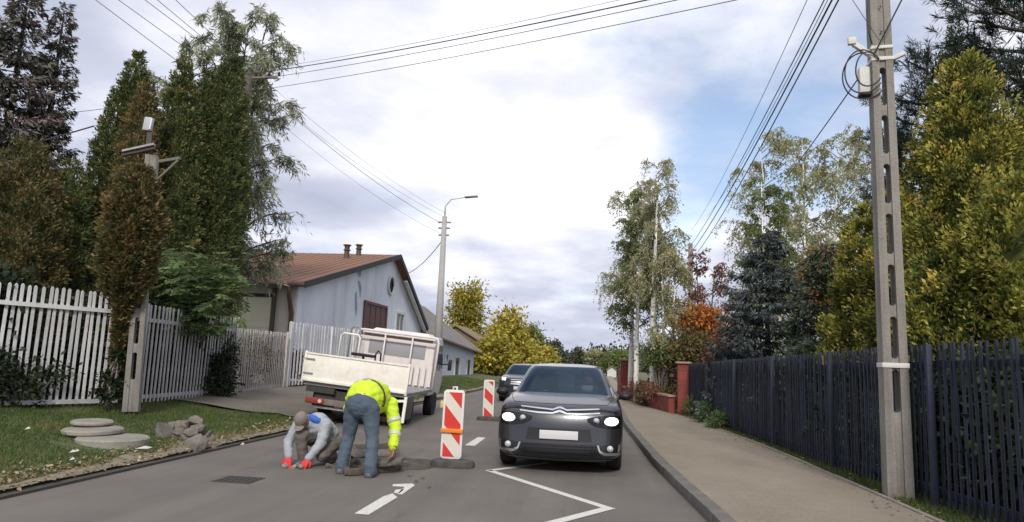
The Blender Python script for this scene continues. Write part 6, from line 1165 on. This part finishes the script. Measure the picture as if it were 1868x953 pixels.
bushy('hedge', 'dark thicket behind the birch trunks', (3.0, 27.5, .1), [(0, 0, 1.2, .7, 2.5, 1.1), (.1, -2, 1.8, .6, 1.5, .7)], LM['dark'], 80, nc=300, per=38, leaf=(.10, .17), cr=.2, hollow=.35)
bushy('shrub', 'low green branches spreading across the birch trunks', (bx(1205, 24.0), 24.0, .1), [(0, 0, 1.75, .75, .5, .25)], LM['birch_green'], 81, nc=46, per=30, leaf=(.09, .15), cr=.16)
bushy('maple_tree', 'bright orange tree between the birches and the blue spruce', (at(1272, 600, 24.5).x, 24.5, .1), [(0, 0, 3.0, .72, .8, .45), (.3, .2, 2.6, .5, .6, .4)], LM['orange'], 82, nc=120, per=36, leaf=(.10, .16), cr=.18, stem=(0, 0, 2.0, .06), cat='tree', tint0=.62)
bushy('shrub', 'olive and rust shrub above the far end of the navy fence', (at(1275, 660, 23.5).x, 23.5, .1), [(0, 0, 1.6, .95, .8, .75), (-.2, 0, 2.1, .5, .5, .4)], LM['olive'], 83, nc=200, per=38, leaf=(.09, .15), cr=.2, tint0=.55)
airy('cherry_tree', 'sparse reddish tree left of the blue spruce under the wires', (at(1272, 560, 25.5).x, 25.5, .1), topz(1290, 450, 25.5)-.1, LM['red'], 84, trunks=((0, 0, 0, 0), (.3, .1, .07, 0)), crown=(.35, 1.0), R=1.3, limbs=20, twigs=10, leaves=9, leaf=.11, tr=.07, bark=m_bark, twig_len=(.4, .9), hang=.15, rise=1.0)
bushy('shrub', 'rust brown shrub between the orange tree and the blue spruce', (at(1330, 620, 21.5).x, 21.5, .1), [(0, 0, 1.5, .6, .6, .75), (.1, 0, 2.3, .4, .4, .4)], LM['red'], 85, nc=120, per=36, leaf=(.08, .14), cr=.18, tint0=.35)
bushy('shrub', 'rust brown creeper spilling over the low red wall', (1.95, 24.6, .1), [(0, 0, .55, .22, 1.7, .28), (-.35, 2.6, .5, .2, 1.2, .25)], LM['red'], 86, nc=90, per=26, leaf=(.06, .11), cr=.13, tint0=.5)
bushy('shrub', 'olive tuft growing before the low red wall under the birches', (1.75, 25.2, .1), [(0, 0, .3, .16, .8, .25)], LM['olive'], 87, nc=50, per=26, leaf=(.06, .12), cr=.1, tint0=.5)
# weeds along the fence foot
for k, (px, py, r, lab) in enumerate([(1262, 742, .28, 'tall yellow weeds at the foot of the red pillar'), (1290, 755, .25, 'green weeds at the fence foot near the pillar'), (1310, 765, .18, 'small weeds at the fence foot')]):
    g_ = gr(px, py+18, .1); bushy('weed', lab, (g_.x, g_.y, .1), [(0, 0, r*.9, r*.7, r*.7, r)], LM['birch_green'] if k == 0 else LM['rowan'], 91+k, nc=26, per=22, leaf=(.08, .16), cr=.08, lw=.25, droop=.3, grp='weeds along the fence', tint0=.3, cat='weed')

# ---------------------------------------------------------------- far trees
def far_tree(name, label, px, pt, Y, rx, m, seed, zlo=.8, nc=260, per=30, tint0=.5, leaf=(.28, .5), pointed=True):
    x = at(px, 660, Y).x; H = topz(px, pt, Y); bl = []
    for q in np.linspace(0, 1, 5):
        bl.append((0, 0, zlo+(H-zlo)*(.12+.76*q), rx*(1-.75*q if pointed else .9-.45*abs(q-.4)), rx*(1-.75*q if pointed else .9-.45*abs(q-.4)), (H-zlo)*.16))
    return bushy(name, label, (x, Y, 0), bl, m, seed, nc=nc, per=per, leaf=leaf, cr=rx*.2, stem=(0, 0, H*.5, .12), cat='tree', hollow=.3, tint0=tint0, grp='trees down the road', bark=m_bark)
far_tree('poplar_tree', 'tall yellow tree behind the low white house', 848, 520, 78, 2.7, LM['yellow'], 101, tint0=.36, pointed=False)
far_tree('maple_tree', 'broad golden yellow tree left of the cars', 928, 568, 62, 2.9, LM['yellow'], 102, tint0=.52, nc=340)
far_tree('maple_tree', 'yellow green bush tree beside the brown house', 898, 628, 55, 1.6, LM['yellow'], 103, tint0=.35, pointed=False)
far_tree('ash_tree', 'olive green tree right of the golden one', 972, 598, 74, 2.2, LM['birch_green'], 104, tint0=.5)
far_tree('maple_tree', 'low yellow tree under the olive green one', 985, 640, 66, 1.6, LM['yellow'], 105, tint0=.4, pointed=False)
far_tree('spruce_tree', 'dark distant tree right of the olive green tree', 1012, 626, 95, 1.7, LM['spruce_dark'], 106, nc=180, tint0=.8, leaf=(.35, .6))
far_tree('ash_tree', 'dark distant tree just left of the dark one', 1000, 634, 105, 2.0, LM['far'], 107, nc=160, pointed=False, leaf=(.35, .6))
far_tree('ash_tree', 'grey green distant tree above the car roof', 1052, 640, 130, 2.2, LM['far'], 108, nc=160, leaf=(.4, .7)); far_tree('ash_tree', 'distant tree with slim top above the car roof', 1035, 648, 140, 1.8, LM['far'], 109, nc=120, leaf=(.4, .7))
far_tree('ash_tree', 'pale distant tree above the right of the car roof', 1082, 645, 130, 2.6, LM['birch'], 110, nc=180, pointed=False, leaf=(.4, .7)); far_tree('ash_tree', 'distant green tree near the end of the pavement', 1108, 655, 110, 2.8, LM['far'], 111, nc=200, pointed=False, leaf=(.4, .7)); far_tree('ash_tree', 'distant tree behind the white shed', 1126, 648, 90, 2.4, LM['birch_green'], 112, nc=200, pointed=False)
# closing wood at the end of the road
rng = np.random.default_rng(120); nc = 900; C = np.stack([rng.uniform(-90, 90, nc), rng.uniform(170, 230, nc), rng.random(nc)**1.3*6.5], 1); C[:, 2] *= .75+.35*np.sin(C[:, 0]*.21)+.2*np.sin(C[:, 0]*.53+1); idx = np.repeat(np.arange(nc), 26); n = len(idx); B = C[idx]+rng.normal(size=(n, 3))*np.array([1.5, 1.5, .8]); L = rng.uniform(.7, 1.3, n)
o = leaf_obj('far_wood', B, rng.normal(size=(n, 3))+np.array([0, 0, .3]), L, L*.6, np.clip(.45+.2*rng.normal(size=nc)[idx]+.1*rng.normal(size=n), 0, 1), LM['far'], None, rng); tag(o, 'grey green wood closing the view at the end of the road', 'wood', kind='stuff')

# ---------------------------------------------------------------- grass, leaf litter, scraps
m_grass = leaf_mat('grass', [(0, (.052, .090, .024)), (.5, (.092, .135, .038)), (.8, (.165, .170, .065)), (1, (.29, .23, .13))], .3)
def grass(name, label, X, Yv, zf, n, seed, hgt=(.04, .10), dry=0.0, wid=.012):
    rng = np.random.default_rng(seed); x, y = X(rng, n), Yv(rng, n); x, y = (x(y) if callable(x) else x), y; pn = np.array([noise.noise((a*1.1, b*1.1, seed)) for a, b in zip(x, y)])
    B = np.stack([x, y, np.array([zf(a, b) for a, b in zip(x, y)])], 1); D = rng.normal(size=(n, 3))*.42+np.array([0, 0, 1.]); L = rng.uniform(*hgt, n)*(1+.7*pn); edge = dry(x, y) if callable(dry) else 0
    o = leaf_obj(name, B, D, L, wid, np.clip(.42+.45*pn+.14*rng.normal(size=n)+edge, 0, 1), m_grass, None, rng, wide=.25); return tag(o, label, 'grass', kind='stuff')
zv = lambda a, b: zl(a)+.045*noise.noise((a*.9, b*.9, 0))-.006
grass('grass', 'rough grass on the left verge', lambda r, n: -5.75-3.9*r.random(n)**.9, lambda r, n: 5.2+9.6*r.random(n), zv, 46000, 131, (.03, .085), dry=lambda x, y: np.where(x > -6.1, .45*(x+6.1)/.4, 0)+np.where(y < 7.2, .1, 0))
grass('grass', 'grass beyond the driveway on the left', lambda r, n: -5.75-3.0*r.random(n), lambda r, n: 22+22*r.random(n), zv, 12000, 132, (.05, .12), wid=.02)
grass('grass', 'grass strip between pavement and navy fence', lambda r, n: None, lambda r, n: 6+15*r.random(n), lambda a, b: .095, 10, 133) if False else None
rng = np.random.default_rng(133); n = 16000; y = 5.5+15.5*rng.random(n); fx = FA.x+(FB.x-FA.x)*(y-FA.y)/(FB.y-FA.y); x0 = np.interp(y, [p[0] for p in WALK], [p[1] for p in WALK])+.07; x = x0+(fx+.1-x0)*rng.random(n); L = rng.uniform(.03, .09, n)
tag(leaf_obj('grass', np.stack([x, y, np.full(n, .097)], 1), rng.normal(size=(n, 3))*.45+np.array([0, 0, 1.]), L, .012, np.clip(.45+.22*rng.normal(size=n), 0, 1), m_grass, None, rng, wide=.25), 'grass strip between pavement and navy fence', 'grass', kind='stuff')
m_litter = leaf_mat('leaf_litter', [(0, (.14, .10, .05)), (.5, (.27, .20, .11)), (1, (.42, .36, .25))], .1)
rng = np.random.default_rng(135); n = 2600; x = -5.62-np.abs(rng.normal(size=n))*.28; y = 5.3+10*rng.random(n); z = np.array([zl(a)+.03 for a in x]); L = rng.uniform(.03, .075, n); tag(leaf_obj('fallen_leaves', np.stack([x, y, z], 1), rng.normal(size=(n, 3))*np.array([1, 1, .3]), L, L*.6, rng.random(n), m_litter, None, rng, Nn=nrm(rng.normal(size=(n, 3))*.3+np.array([0, 0, 1.]))), 'dry leaves and straw along the left road edge', 'leaf litter', kind='stuff')
rng = np.random.default_rng(136); n = 420; y = 5.5+15*rng.random(n); x0 = np.interp(y, [p[0] for p in WALK], [p[1] for p in WALK]); x = x0+rng.normal(size=n)*.16; z = np.where(x < x0, .122, .15); L = rng.uniform(.025, .055, n); tag(leaf_obj('fallen_leaves', np.stack([x, y, z], 1), rng.normal(size=(n, 3))*np.array([1, 1, .15]), L, L*.6, rng.random(n), m_litter, None, rng, Nn=nrm(rng.normal(size=(n, 3))*.2+np.array([0, 0, 1.]))), 'dry leaves scattered along the pavement edge', 'leaf litter', kind='stuff')
m_scrap = mat('white_scrap', (.50, .49, .45), .8)
for k, (px, py, s_, lab) in enumerate([(262, 819, .10, 'flat white scrap lying in front of the round concrete slabs'), (132, 826, .035, 'white paper scrap in the grass left of the slabs'), (139, 825, .03, 'second white paper scrap in the grass left of the slabs'), (131, 840, .03, 'white paper scrap nearest the road edge'), (50, 784, .03, 'small white scrap at far left in the grass'), (104, 738, .04, 'white scrap at the foot of the left gate'), (251, 844, .03, 'white scrap on the dry road edge'), (442, 812, .03, 'white scrap on the verge right of the rubble heap')]):
    Xg = gr(px, py, .12); z = zl(Xg.x); Xg = gr(px, py, z+.05); b = MB(); b.add([(-s_, -s_*.35, 0), (s_*.9, -s_*.45, .012), (s_, s_*.4, .02), (0, s_*.3, .035), (-s_*.8, s_*.45, .008)], [(0, 1, 3), (1, 2, 3), (0, 3, 4)]); o = b.build('paper_scrap', m_scrap); o.location = Xg; tag(o, lab, 'litter', 'scraps on the verge')
